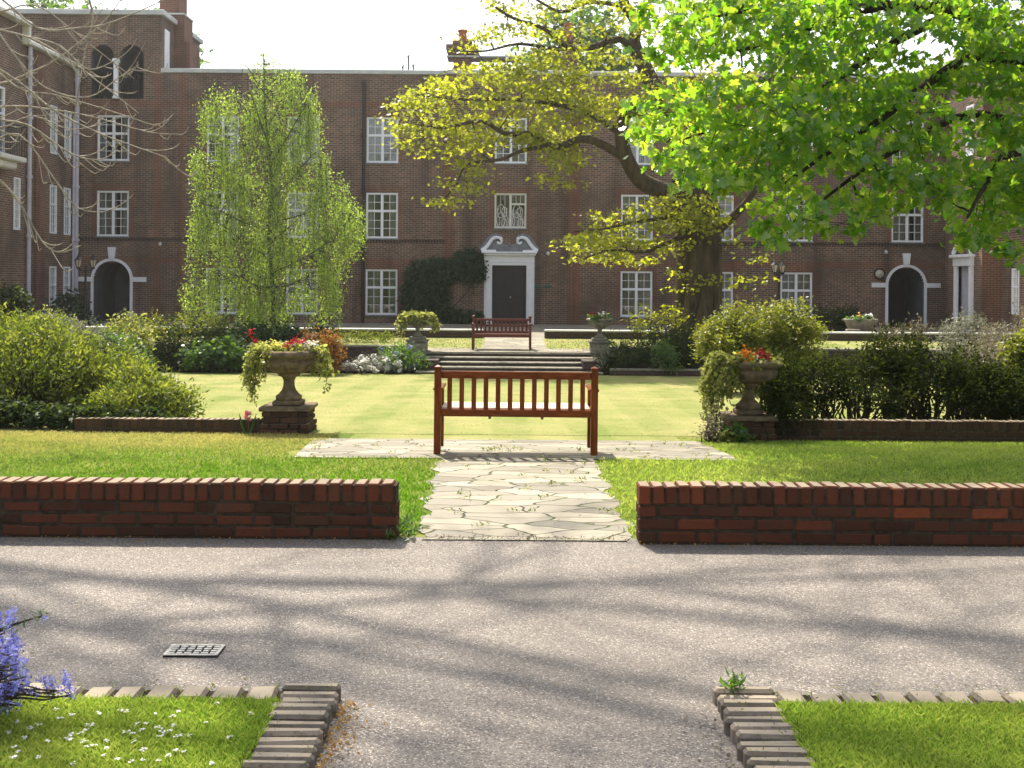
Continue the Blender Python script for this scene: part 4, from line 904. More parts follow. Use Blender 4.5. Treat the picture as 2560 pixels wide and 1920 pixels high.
# right border
plant('shrub', 'golden-green dome shaped shrub behind the right urn', 'shrub', [blob(1640, 722, 20, 118, 66, 75), blob(1570, 735, 20.2, 64, 48, 55), blob(1700, 745, 20, 66, 52, 55), blob(1640, 780, 20, 100, 40, 60)], 'gold', .07, 'diamond', 31, 420, 70, .085, .5, .1, 60, floor=-.6)
plant('shrub', 'dark spreading ground cover between steps and golden dome shrub', 'shrub', [blob(1430, 755, 26.2, 110, 36, 40), blob(1500, 750, 26, 80, 42, 40), blob(1350, 775, 25.9, 60, 26, 30), blob(1420, 785, 25.6, 110, 22, 25)], 'shrubdrk', .1, 'lance', 32, 240, 44, .11, .4, .1, 30, floor=-.66)
plant('shrub', 'brighter green fern clump amid the ground cover right of the steps', 'shrub', [blob(1435, 775, 25.3, 28, 30, 22)], 'shrubgrn', .12, 'lance', 33, 26, 30, .09, .3, -.3, 8, floor=-.66)
plant('shrub', 'loose leafy suckers at the foot of the big oak trunk', 'shrub', [blob(1410, 700, 27.5, 42, 18, 26), blob(1380, 690, 27.6, 20, 16, 18), blob(1455, 690, 27.6, 30, 22, 20)], 'oak', .1, 'diamond', 34, 34, 16, .12, .4, 0, 16, floor=-.25)
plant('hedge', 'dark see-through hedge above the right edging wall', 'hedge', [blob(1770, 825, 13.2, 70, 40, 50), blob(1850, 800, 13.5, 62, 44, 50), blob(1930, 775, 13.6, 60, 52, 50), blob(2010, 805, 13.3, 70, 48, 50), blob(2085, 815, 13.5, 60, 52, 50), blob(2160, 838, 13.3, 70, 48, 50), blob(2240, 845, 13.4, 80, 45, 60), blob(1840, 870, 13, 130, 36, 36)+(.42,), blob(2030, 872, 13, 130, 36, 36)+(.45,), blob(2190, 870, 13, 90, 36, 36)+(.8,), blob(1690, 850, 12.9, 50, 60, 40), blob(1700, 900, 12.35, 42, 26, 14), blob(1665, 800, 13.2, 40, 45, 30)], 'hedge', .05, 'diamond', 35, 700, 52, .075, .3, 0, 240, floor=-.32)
plant('shrub', 'silver-grey shrub behind the right hedge', 'shrub', [blob(2100, 740, 17.5, 60, 54, 45), blob(2060, 770, 17.3, 40, 40, 36)], 'grey', .065, 'lance', 36, 130, 42, .07, .4, 0, 30, floor=-.45)
plant('shrub', 'brown-mauve heathery shrub at the right photo edge', 'shrub', [blob(2165, 750, 15, 62, 56, 55), blob(2235, 730, 15, 70, 70, 60), blob(2130, 790, 14.6, 50, 40, 45), blob(2200, 790, 14.4, 80, 40, 45)], 'mauve', .05, 'lance', 37, 200, 44, .065, .4, -.2, 40, floor=-.4)
plant('shrub', 'bright yellow-green bush cut by the right photo edge', 'shrub', [blob(2212, 765, 13.7, 34, 46, 30)], 'gold', .07, 'diamond', 38, 60, 34, .06, .5, 0, 16, floor=-.3)
plant('shrub', 'pale tall stems rising from the right hedge beneath the right archway', 'shrub', [blob(1945, 740, 15.5, 48, 34, 30), blob(1985, 722, 15.5, 20, 26, 20)], 'mauve', .06, 'lance', 39, 44, 24, .07, .2, -.6, 24, floor=-.4)
plant('shrub', 'dark shrub against the facade left of the right archway', 'shrub', [blob(1790, 695, 37, 44, 26, 30), blob(1840, 690, 37.5, 14, 34, 14)], 'shrubdrk', .14, 'lance', 40, 90, 36, .14, .4, -.2, 10, floor=-.2)
plant('climber', 'tangled yellowish climber leaning on the left side of the right pedestal', 'climber', [blob(1548, 925, 12.1, 30, 38, 24), blob(1530, 945, 12, 24, 22, 20)], 'mauve', .05, 'lance', 41, 40, 20, .05, .3, 0, 30, floor=-.33)
plant('plant', 'small green broad-leaved plant at the foot of the right pedestal', 'plant', [blob(1590, 945, 12.0, 22, 16, 14)], 'shrubgrn', .06, 'round', 42, 16, 24, .045, .5, 0, 4, floor=-.3)
plant('plant', 'bluish spiky plant at the foot of the far right pedestal', 'plant', [blob(1310, 775, 25.6, 14, 16, 12)], 'grey', .14, 'lance', 43, 8, 24, .04, .1, -.9, 3, floor=-.62)
plant('plant', 'small pale-leaved plant low against the right edging wall, beside the climber', 'plant', [blob(1572, 950, 11.9, 16, 10, 10)], 'varieg', .045, 'round', 44, 10, 20, .035, .5, 0, 3, floor=-.3)
# ivy on the facade
def ivyplant():
    r = rng(50); xa = fx(880); o = thing('ivy', (fx(950), FY-.2, BZ), 'dark ivy climbing the brick facade left of the pedimented door', 'ivy')
    poly = [(872, 712), (874, 600), (890, 572), (930, 565), (985, 560), (990, 548), (1035, 545), (1046, 575), (1044, 600), (1005, 606), (990, 596), (968, 610), (962, 660), (980, 672), (1040, 680), (1040, 712)]
    c = samp(r, poly, 1100); C = Qa(c, np.full(len(c), FY-.2)); C[:, 1] += r.uniform(-.12, .05, len(C)); L = clouds(r, C, 16, (.1, .05, .1))
    outd = np.tile([0, -.8, -.4], (len(L), 1)); leaves('foliage', M['ivy'], L, .1, 'round', r, o, .2, .5, outd)
    s = MB()
    for k in range(14):
        a = Vector((fx(900+k*10), FY-.16, BZ)); b = Vector(C[r.integers(0, len(C))]); s.tube(curve(a, b, r, 0, 5, .04), .02, 4, cap=False)
    s.build('stem', M['stem'], o)
ivyplant()
# planting in the urns
def trailing(label, cx, cy, zt, R, strands, seed, mat, flw, leaf=.055, top=70, cat='trailing plant', per=3):
    r = rng(seed); o = thing('trailing_plant', (cx, cy, zt-.05), label, cat, 'plantings in the urns'); C = []; s = MB()
    for (ang, L, n) in strands:
        for k in range(n):
            a = math.radians(ang+r.normal()*13); ln = L*r.uniform(.45, 1.05); rr = R*r.uniform(.92, 1.1)
            p0 = Vector((cx+.6*R*math.cos(a), cy+.6*R*math.sin(a), zt+.02)); p1 = Vector((cx+rr*math.cos(a), cy+rr*math.sin(a), zt+.05)); p2 = p1+Vector((.14*R*math.cos(a)+r.normal()*.03, .1*R*math.sin(a)+r.normal()*.03, -ln*.5)); p3 = p2+Vector((r.normal()*.05, r.normal()*.05, -ln*.55))
            pp = smooth([p0, p1, p2, p3], 6); s.tube(pp, .004, 4, cap=False)
            for q in pp[3:]: C += [tuple(q+Vector(r.normal(size=3))*.025) for _ in range(per)]
    for k in range(top):
        a = r.uniform(0, 2*PI); q = R*math.sqrt(r.random())*1.02; c = Vector((cx+q*math.cos(a), cy+q*math.sin(a), zt+r.uniform(.0, .1)*(1.2-.6*q/R)))
        C += [tuple(c+Vector(r.normal(size=3))*.03) for _ in range(9)]
    C = np.array(C); outd = C-np.array([cx, cy, zt+.2]); leaves('foliage', M[mat], C, leaf, 'lobed', r, o, .3, .4, outd)
    s.build('stem', M['stem'], o)
    for (fm, x, y, z, sz, n, spread) in flw:
        F_ = np.array([cx+x, cy+y, zt+z])+r.normal(size=(n, 3))*np.array(spread); leaves('blossom', M[fm], F_, sz, 'round', r, o, .6, -.2)
        for k in range(3): q = F_[r.integers(0, n)]; g = MB(); g.tube(curve((cx+x*.7, cy+y*.7, zt-.02), q, r, 0, 3, .03), .004, 4); g.build('flower_stalk', M['stem'], o)
zt = .03+.58
trailing('pale ivy trailing from the left near urn, with red, yellow and white flowers', UL[0], UL[1], zt, .4, [(180, .62, 9), (205, .5, 7), (160, .4, 5), (230, .3, 4), (-20, .5, 4), (20, .42, 4)], 61, 'varieg',
   [('petalred', -.45, -.05, .22, .026, 40, (.025, .03, .03)), ('petalred', -.39, -.08, .13, .026, 30, (.025, .03, .025)), ('petalyel', -.13, -.2, .1, .03, 70, (.05, .05, .025)), ('petalred', .14, -.15, .13, .03, 110, (.055, .05, .025)), ('petalred', .04, -.2, .09, .03, 40, (.03, .04, .025)), ('petalwhite', .28, -.14, .1, .03, 70, (.05, .05, .02))])
zr = .03+.58*.93
trailing('variegated ivy hanging down the left of the right near urn, orange and red flowers', UR[0], UR[1], zr, .38, [(180, .75, 12), (200, .6, 10), (160, .5, 6), (225, .45, 8)], 62, 'varieg',
   [('petalorg', -.07, -.2, .1, .04, 90, (.045, .04, .035)), ('petalred', .1, -.15, .1, .04, 60, (.045, .04, .03)), ('petalred', .17, -.1, .09, .04, 40, (.03, .03, .03))], .055, 34, per=5)
trailing('pale variegated ivy hanging thickly all round the far left urn', XFL, 27.1, .06+.5, .36, [(180, .5, 9), (220, .3, 8), (270, .15, 8), (310, .3, 6), (0, .42, 9), (90, .3, 4)], 63, 'varieg', [], .09, 70, per=2)
trailing('low row of red, white and yellow flowers in the far right urn', XFR, 27.1, .06+.49, .32, [(250, .06, 3)], 64, 'shrubgrn', [('petalred', -.12, -.1, .1, .05, 30, (.06, .05, .03)), ('petalwhite', .08, -.1, .1, .05, 26, (.05, .05, .03)), ('petalyel', .2, -.05, .08, .05, 14, (.04, .05, .03))], .08, 30)
trailing('low tuft of leaves with white and orange flowers in the stone trough', TRX, 32.5, .39, .4, [(250, .04, 2)], 65, 'shrubgrn', [('petalwhite', .24, -.1, .12, .07, 24, (.05, .05, .03)), ('petalorg', -.12, -.15, .1, .06, 12, (.05, .05, .03))], .1, 24)
# pink tulip
p = Q(535, 905, 12.75); o = thing('tulip', (p.x, p.y, -.35), 'single pink tulip beside the left urn pedestal', 'flower'); r = rng(70); m = MB(); m.tube([(p.x, p.y, -.36), (p.x+.01, p.y, -.25), (p.x, p.y, -.15)], .006, 5)
m.build('stem', M['shrubgrn'], o)
for s in (-1, 1): m = MB(); m.tube([(p.x+.02*s, p.y, -.36), (p.x+.07*s, p.y, -.22), (p.x+.1*s, p.y, -.1)], [.012, .016, .002], 4); m.build('leaf', M['shrubgrn'], o)
if True:
    leaves('flower', M['petalpink'], np.array([p.x, p.y, -.14])+r.normal(size=(26, 3))*.02, .055, 'round', r, o, .2, -1)
# blue ceanothus in the foreground
def ceanothus():
    r = rng(80); o = thing('flowering_shrub', (-2.3, 3.3, 0), 'blue flowered shrub poking in at the lower left corner', 'shrub'); s = MB(); C = []; Lf = []
    for (x, y, d, rx, ry, n) in ((18, 1390, 3.6, 24, 30, 12), (5, 1440, 3.55, 34, 45, 20), (34, 1430, 3.5, 24, 26, 9), (14, 1500, 3.5, 34, 28, 14), (5, 1350, 3.65, 16, 16, 4), (105, 1482, 3.5, 14, 10, 3), (146, 1480, 3.5, 12, 16, 4), (52, 1470, 3.5, 18, 20, 4), (-60, 1440, 3.5, 60, 70, 22), (22, 1335, 3.6, 10, 8, 2), (-20, 1500, 3.4, 40, 30, 9)):
        k = d/F*1.1573
        for _ in range(n):
            c = Q(x+r.normal()*rx*.5, y+r.normal()*ry*.5, d+r.normal()*.05); ax = Vector((r.normal()*.35, r.normal()*.3, 1)).normalized(); ln = r.uniform(.02, .045)
            for j in range(46): t = r.random(); C.append(tuple(c+ax*(t-.5)*2*ln+Vector(r.normal(size=3))*.008*(1.1-t*.6)))
            st0 = Vector((-2.0+r.normal()*.15, d-.1, .1)); s.tube(curve(st0, c-ax*ln, r, -.05, 5, .03), [.007, .006, .005, .004, .003, .002], 4, cap=False)
            for j in range(3): Lf.append(tuple(c-ax*ln*1.2+Vector(r.normal(size=3))*.02))
    a, b = Q(-20, 1372, 3.6), Q(92, 1330, 3.55); s.tube([a, a.lerp(b, .5)+Vector((0, 0, .006)), b], [.006, .004, .002], 5)
    for j in range(60): t = r.random(); Lf.append(tuple(a.lerp(b, .35+.65*t)+Vector(r.normal(size=3))*.01))
    for j in range(30): C.append(tuple(Q(22, 1338, 3.57)+Vector(r.normal(size=3))*.008)); C.append(tuple(Q(98, 1335, 3.55)+Vector(r.normal(size=3))*.005)) if j < 12 else None
    leaves('blossom', M['petalblue'], C, .0085, 'round', r, o, .4, 0); leaves('foliage', M['shrubgrn'], Lf, .02, 'lance', r, o, .3, 0); s.build('stem', M['stem'], o)
ceanothus()
# ------------------------------------------------------------------ trees
def tree_root(name, x, y, z, label): return thing(name, (x, y, z), label, 'tree')
def oak():
    r = rng(101); D = 29.0; o = tree_root('oak_tree', Q(1510, 700, D).x, D, -.25, 'big spreading tree with fresh yellow-green leaves and gnarled trunk before the facade'); sk = Skel()
    def L(pts, r0, r1, n=8): return sk.limb([Q(x, y, D+dd) for (x, y, dd) in pts], r0, r1, n)
    tk = MB()
    tp = smooth([Q(x, y, D) for x, y in ((1512, 738), (1510, 715), (1510, 660), (1511, 560), (1508, 500), (1500, 440), (1490, 380))], 5); L_ = len(tp)
    tr = [float(np.interp(i/(L_-1), [0, .12, .3, .6, .8, 1], [.88, .66, .54, .47, .56, .38])) for i in range(L_)]; sk.mb.tube(tp, tr, 18)
    for k in range(9):                            # ribs and buttresses of the old trunk
        a = k*2*PI/9+.3; pp = [p+Vector((math.cos(a+.03*i), math.sin(a+.03*i), 0))*tr[i]*(.95+.08*math.sin(k*2.1)) for i, p in enumerate(tp)]; sk.mb.tube(pp, [max(.05, .27*tr[i]*(1+.35*math.sin(i*.5+k*1.7))) for i in range(L_)], 7)
    sk.pts += tp[L_//2:]; sk.rad += tr[L_//2:]
    L([(1490, 440, 0), (1430, 412, -.3), (1385, 390, -.5), (1355, 345, -.7), (1342, 290, -.8), (1352, 250, -.9), (1400, 225, -1), (1420, 205, -1)], .27, .13, 10)
    L([(1340, 335, -.7), (1300, 312, -1), (1255, 300, -1.2), (1200, 318, -1.4), (1150, 290, -1.5), (1090, 288, -1.7), (1040, 262, -2), (960, 275, -2.2), (905, 270, -2.3)], .13, .03)
    L([(1190, 315, -1.4), (1130, 325, -1.5), (1080, 345, -1.6), (1010, 355, -1.8), (985, 400, -1.8), (950, 440, -1.9)], .07, .015, 6)
    L([(1342, 290, -.8), (1280, 250, -1), (1200, 225, -1.1), (1100, 215, -1.4), (1000, 215, -1.5), (900, 205, -1.6)], .1, .02)
    L([(1495, 400, 0), (1470, 330, .3), (1440, 250, .6), (1395, 150, .8), (1370, 95, 1), (1375, 50, 1), (1350, 10, 1.1), (1330, -60, 1.2)], .3, .12, 10)
    L([(1385, 130, .8), (1340, 85, .4), (1275, 103, 0), (1220, 98, -.2), (1175, 62, -.4), (1110, 40, -.6), (1070, 15, -.8)], .12, .03)
    L([(1375, 60, 1), (1340, 15, .8), (1270, 5, .5), (1210, 25, .3), (1130, -20, 0)], .09, .03)
    L([(1265, 103, 0), (1200, 105, -.3), (1120, 95, -.6), (1050, 110, -.8), (980, 110, -1)], .07, .015, 6)
    L([(1505, 470, 0), (1530, 400, .5), (1580, 300, .8), (1640, 200, 1), (1700, 80, 1.2)], .26, .1, 10)
    L([(1520, 520, 0), (1570, 480, -.4), (1610, 440, -.8), (1650, 380, -1)], .18, .06)
    L([(1500, 500, -.2), (1450, 520, -.8), (1390, 545, -1.2), (1320, 540, -1.6), (1260, 560, -1.9)], .09, .015, 6)
    L([(1500, 450, -.2), (1440, 470, -.9), (1370, 480, -1.4), (1300, 495, -1.8), (1240, 500, -2)], .09, .015, 6)
    regs = [([(870, 215), (1000, 150), (1150, 175), (1290, 150), (1400, 165), (1560, 190), (1560, 280), (1420, 290), (1330, 250), (1220, 330), (1090, 300), (980, 345), (880, 340), (845, 280)], 215, (-2.4, .6)),
            ([(960, 380), (1000, 350), (1080, 340), (1060, 400), (960, 450), (935, 440)], 12, (-2.2, -1.4)), ([(1110, 290), (1200, 320), (1250, 330), (1240, 370), (1140, 340)], 12, (-1.8, -.8)), ([(1185, 370), (1250, 360), (1230, 400), (1180, 410)], 4, (-1.6, -1)),
            ([(1240, 490), (1330, 440), (1420, 420), (1540, 430), (1560, 470), (1480, 540), (1380, 570), (1290, 590), (1220, 550)], 70, (-2, -.3)),
            ([(960, 100), (1060, 40), (1180, 60), (1320, 95), (1380, 150), (1240, 165), (1080, 170), (990, 150)], 50, (-1.4, .8)),
            ([(1080, -40), (1400, -40), (1390, 80), (1250, 60), (1130, 55), (1040, 40)], 34, (-1, 1)), ([(1380, 60), (1700, -40), (1800, 200), (1560, 420), (1480, 300), (1390, 200)], 50, (-.5, 1.6)),
            ([(1560, 560), (1660, 560), (1640, 600), (1560, 660)], 3, (-1, -.2)), ([(1440, 430), (1600, 430), (1640, 520), (1560, 560), (1460, 640)], 5, (-1.3, -.7)), ([(1420, 560), (1540, 560), (1560, 700), (1440, 690)], 2, (-1.5, -.9))]
    C = []
    for poly, n, (a, b) in regs:
        c = samp(r, poly, n); d = D+r.uniform(a, b, n); C.append(Qa(c, d))
    C = np.concatenate(C)
    for q in C[np.argsort(np.linalg.norm(C-np.array(Q(1440, 350, D)), axis=1))]: sk.twig(q, r, .03, .0, 4, .06)
    per = 36; L2 = clouds(r, C, per, (.25, .26, .075)); ct = np.repeat(r.uniform(0, 1, len(C)), per)
    leaves('crown', M['oak'], L2, .135, 'lobed', r, o, .5, .3, None, np.clip(.4*ct+.6*r.random(len(L2)), 0, 1))
    sk.mb.build('trunk', M['bark'], o, True)
oak()
def birch():
    r = rng(102); D = 29.3; o = tree_root('birch_tree', Q(590, 700, D).x, D, -.3, 'weeping birch with small bright leaves before the left half of the facade'); sk = Skel()
    sk.limb([Q(x, y, D) for x, y in ((592, 735), (590, 690), (588, 600), (580, 500), (586, 400), (578, 300), (572, 220), (570, 140), (568, 110))], .07, .01, 8)
    for (y0, x1, y1, dd) in ((560, 470, 480, -.5), (520, 690, 430, .3), (450, 490, 370, .8), (430, 680, 330, -.6), (380, 500, 260, .4), (350, 660, 230, -.5), (300, 480, 180, 0), (260, 630, 170, .5), (220, 530, 140, -.3), (600, 440, 600, .7), (590, 720, 520, -.8), (480, 740, 430, .2), (500, 440, 440, -.2), (330, 540, 200, -.9), (300, 650, 180, .9), (620, 660, 600, -1.0), (620, 520, 600, -1.1)):
        sk.limb([Q(587, y0, D), Q((587*1.1+x1*.9)/2, (y0+y1)/2+8, D+dd*.5), Q(x1, y1, D+dd), Q(x1+(x1-587)*.15, y1+25, D+dd*1.1)], .028, .006, 5)
    poly = [(560, 130), (500, 150), (440, 165), (430, 200), (440, 250), (412, 330), (425, 420), (395, 520), (420, 560), (385, 600), (380, 640), (440, 660), (560, 690), (690, 690), (740, 620), (720, 560), (775, 540), (790, 450), (745, 380), (720, 320), (690, 250), (690, 180), (640, 150), (600, 120)]
    c0 = samp(r, poly, 150); c1 = np.repeat(c0, 10, axis=0)+r.normal(size=(150*10, 2))*np.array([12, 17]); c = np.concatenate([c1[inpoly(c1, poly)], samp(r, poly, 170)]); rel = (c[:, 1]-110)/600; d = D+r.normal(size=len(c))*(.25+.6*np.clip(rel, 0, 1)); C = Qa(c, d); pts = []; tn = []
    for q in C:
        q = Vector(q); ln = r.uniform(.35, 1.1); e = q+Vector((r.normal()*.06, r.normal()*.06, -ln)); sk.mb.tube([q, q.lerp(e, .5)+Vector(r.normal(size=3))*.02, e], [.006, .004, .002], 3, cap=False)
        if r.random() < .6: sk.twig(q, r, .01, -.05, 3, .06, 3, keep=False)
        n = int(36*ln+10); tt = r.random(n); w_ = r.uniform(0, 1)
        pts.append(np.array(q)[None]+np.array(e-q)[None]*tt[:, None]+r.normal(size=(n, 3))*.07); tn.append(np.clip(.5*w_+.5*r.random(n), 0, 1))
    c = samp(r, [(520, 150), (568, 95), (640, 150), (580, 140)], 22)
    for q in Qa(c, D+r.normal(size=22)*.3): sk.twig(q, r, .008, 0, 3, .05, 3, keep=False); pts.append(q[None]+r.normal(size=(6, 3))*.08); tn.append(r.random(6))
    pts = np.concatenate(pts); leaves('crown', M['birch'], pts, .064, 'diamond', r, o, .1, .7, None, np.concatenate(tn)); sk.mb.build('trunk', M['barkbirch'], o, True)
birch()
def maple():
    r = rng(103); o = tree_root('maple_tree', 8.2, 11.5, -.2, 'maple with bright green lobed leaves overhanging the whole upper right'); sk = Skel()
    sk.limb([(8.2, 11.5, -.4), (8.15, 11.5, .5), (8.05, 11.4, 1.6), (7.9, 11.3, 2.8), (7.7, 11.2, 4.2), (7.5, 11.2, 6.0), (7.4, 11.2, 8.0)], .36, .16, 14)
    def L(pts, r0, r1, n=7): sk.limb(pts, r0, r1, n)
    L([(7.8, 11.2, 3.6), (6.2, 10.8, 4.0), Q(2212, 75, 10.6), Q(2060, 25, 10.3), Q(1900, 15, 10.1), Q(1750, 60, 10), Q(1600, 110, 9.9)], .12, .02)
    L([(7.9, 11.3, 3.0), (6.0, 10.6, 3.4), Q(2212, 130, 10.1), Q(2090, 130, 9.9), Q(1990, 190, 9.7), Q(1900, 260, 9.6), Q(1790, 330, 9.5), Q(1690, 400, 9.4)], .09, .012)
    L([(8.0, 11.4, 2.2), (6.2, 11, 2.9), Q(2180, 260, 10.5), Q(2080, 250, 10.2), Q(1960, 310, 10), Q(1860, 370, 9.8), Q(1780, 430, 9.7)], .07, .012)
    L([(8.0, 11.4, 2.0), (6.6, 10.8, 2.6), Q(2200, 330, 9.4), Q(2130, 400, 9.2), Q(2090, 470, 9.1)], .06, .012)
    L([(7.6, 11.2, 4.8), (6, 12, 5.2), (4.5, 12, 5.4), (3, 11.8, 5.3), (1.6, 11.6, 5.0)], .13, .03); L([(7.6, 11.2, 5.0), (5.8, 13, 6.0), (3.8, 14.4, 6.6), (1.6, 15, 6.9)], .13, .03); L([(7.6, 11.2, 5.2), (6.5, 10, 6.2), (5, 9.6, 6.6), (3.4, 9.8, 6.4)], .12, .03); L([(7.5, 11.2, 6), (7, 12.5, 7.2), (5.5, 13, 7.6), (4, 12.6, 7.4)], .12, .03)
    L([Q(2060, 25, 10.3), Q(1900, 110, 10.6), Q(1760, 200, 10.7), Q(1600, 260, 10.7), Q(1480, 300, 10.6)], .05, .01, 6); L([Q(1900, 15, 10.1), Q(1760, 20, 10.3), Q(1600, 25, 10.4), Q(1450, 60, 10.5)], .05, .01, 6)
    poly = [(1425, -60), (1405, 20), (1465, 60), (1430, 120), (1465, 180), (1402, 225), (1445, 260), (1412, 290), (1460, 330), (1470, 380), (1540, 400), (1600, 395), (1650, 470), (1680, 520), (1720, 480), (1690, 420), (1760, 440), (1790, 505), (1830, 430), (1850, 500), (1890, 420), (1910, 470), (1950, 400), (2010, 380), (2040, 430), (2080, 460), (2100, 540), (2130, 490), (2180, 545), (2200, 480), (2260, 470), (2300, 520), (2400, 500), (2500, 400), (2500, -60)]
    c = samp(r, poly, 400); d = r.uniform(8.9, 11.4, len(c)); A = Qa(c, d)
    hole = [(1480, 90), (1560, 60), (1600, 130), (1520, 170)]
    keep = np.ones(len(c), bool)
    for hp in ([(1995, 70), (2050, 60), (2060, 115), (2000, 125)], [(2030, 180), (2060, 170), (2080, 210), (2045, 220)], [(1995, 190), (2130, 190), (2130, 330), (2075, 345), (1985, 290)]): keep &= ~(inpoly(c, hp) & (r.random(len(c)) < .85))
    A = A[keep]
    edge = [(1372, 225), (1385, 285), (1400, 250), (1430, 340), (1480, 390), (1560, 405), (1600, 400), (1650, 480), (1670, 510), (1685, 520), (1715, 480), (1780, 500), (1775, 480), (1850, 495), (1845, 470), (1905, 470), (1960, 415), (2010, 385), (2050, 440), (2090, 520), (2100, 530), (2170, 540), (2190, 545), (2130, 500), (1380, 30), (1410, 120), (1450, 90), (1400, 10), (1990, 400), (2030, 425)]
    e2 = np.repeat(np.array(edge, float), 2, axis=0)+r.normal(size=(2*len(edge), 2))*6; E = Qa(e2, r.uniform(8.9, 9.6, len(e2)))
    n = 700; B_ = np.stack([r.uniform(1.8, 10, n), r.uniform(9.6, 16.5, n), r.uniform(4.6, 8.6, n)], 1); B_ = B_[((((B_[:, 0]-6)/4.6)**2+((B_[:, 1]-13.2)/3.6)**2+((B_[:, 2]-6.2)/2.4)**2) < 1) & (B_[:, 2] > 2.1+.26*B_[:, 1])][:300]
    n = 150; B3 = np.stack([r.uniform(.9, 6.5, n), r.uniform(12.9, 16.3, n), r.uniform(0, 1, n)], 1); B3[:, 2] = 2.2+.26*B3[:, 1]+1.3*B3[:, 2]
    n = 90; B2 = np.stack([r.uniform(5.2, 10, n), r.uniform(9.5, 13.5, n), r.uniform(2.2, 5, n)], 1); px = B2[:, 0]/B2[:, 1]*F+1280; B2 = B2[px > 2590]
    C = np.concatenate([A, E, B_, B2, B3])
    for q in C[np.argsort(np.linalg.norm(C-np.array((7.6, 11, 4)), axis=1))]: sk.twig(q, r, .012, .0, 4, .06)
    L1 = np.concatenate([clouds(r, np.concatenate([A, B2]), 44, (.15, .17, .05)), clouds(r, B_, 36, (.32, .32, .15)), clouds(r, B3, 110, (.36, .36, .13))]); L3 = clouds(r, E, 12, (.05, .06, .045)); Ls = np.concatenate([L1, L3])
    leaves('crown', M['maple'], Ls, .08, 'maple', r, o, .25, .55, None, np.clip(r.beta(1.1, 1.8, len(Ls)), 0, 1), None, .35)
    sk.mb.build('trunk', M['barkdark'], o, True)
maple()
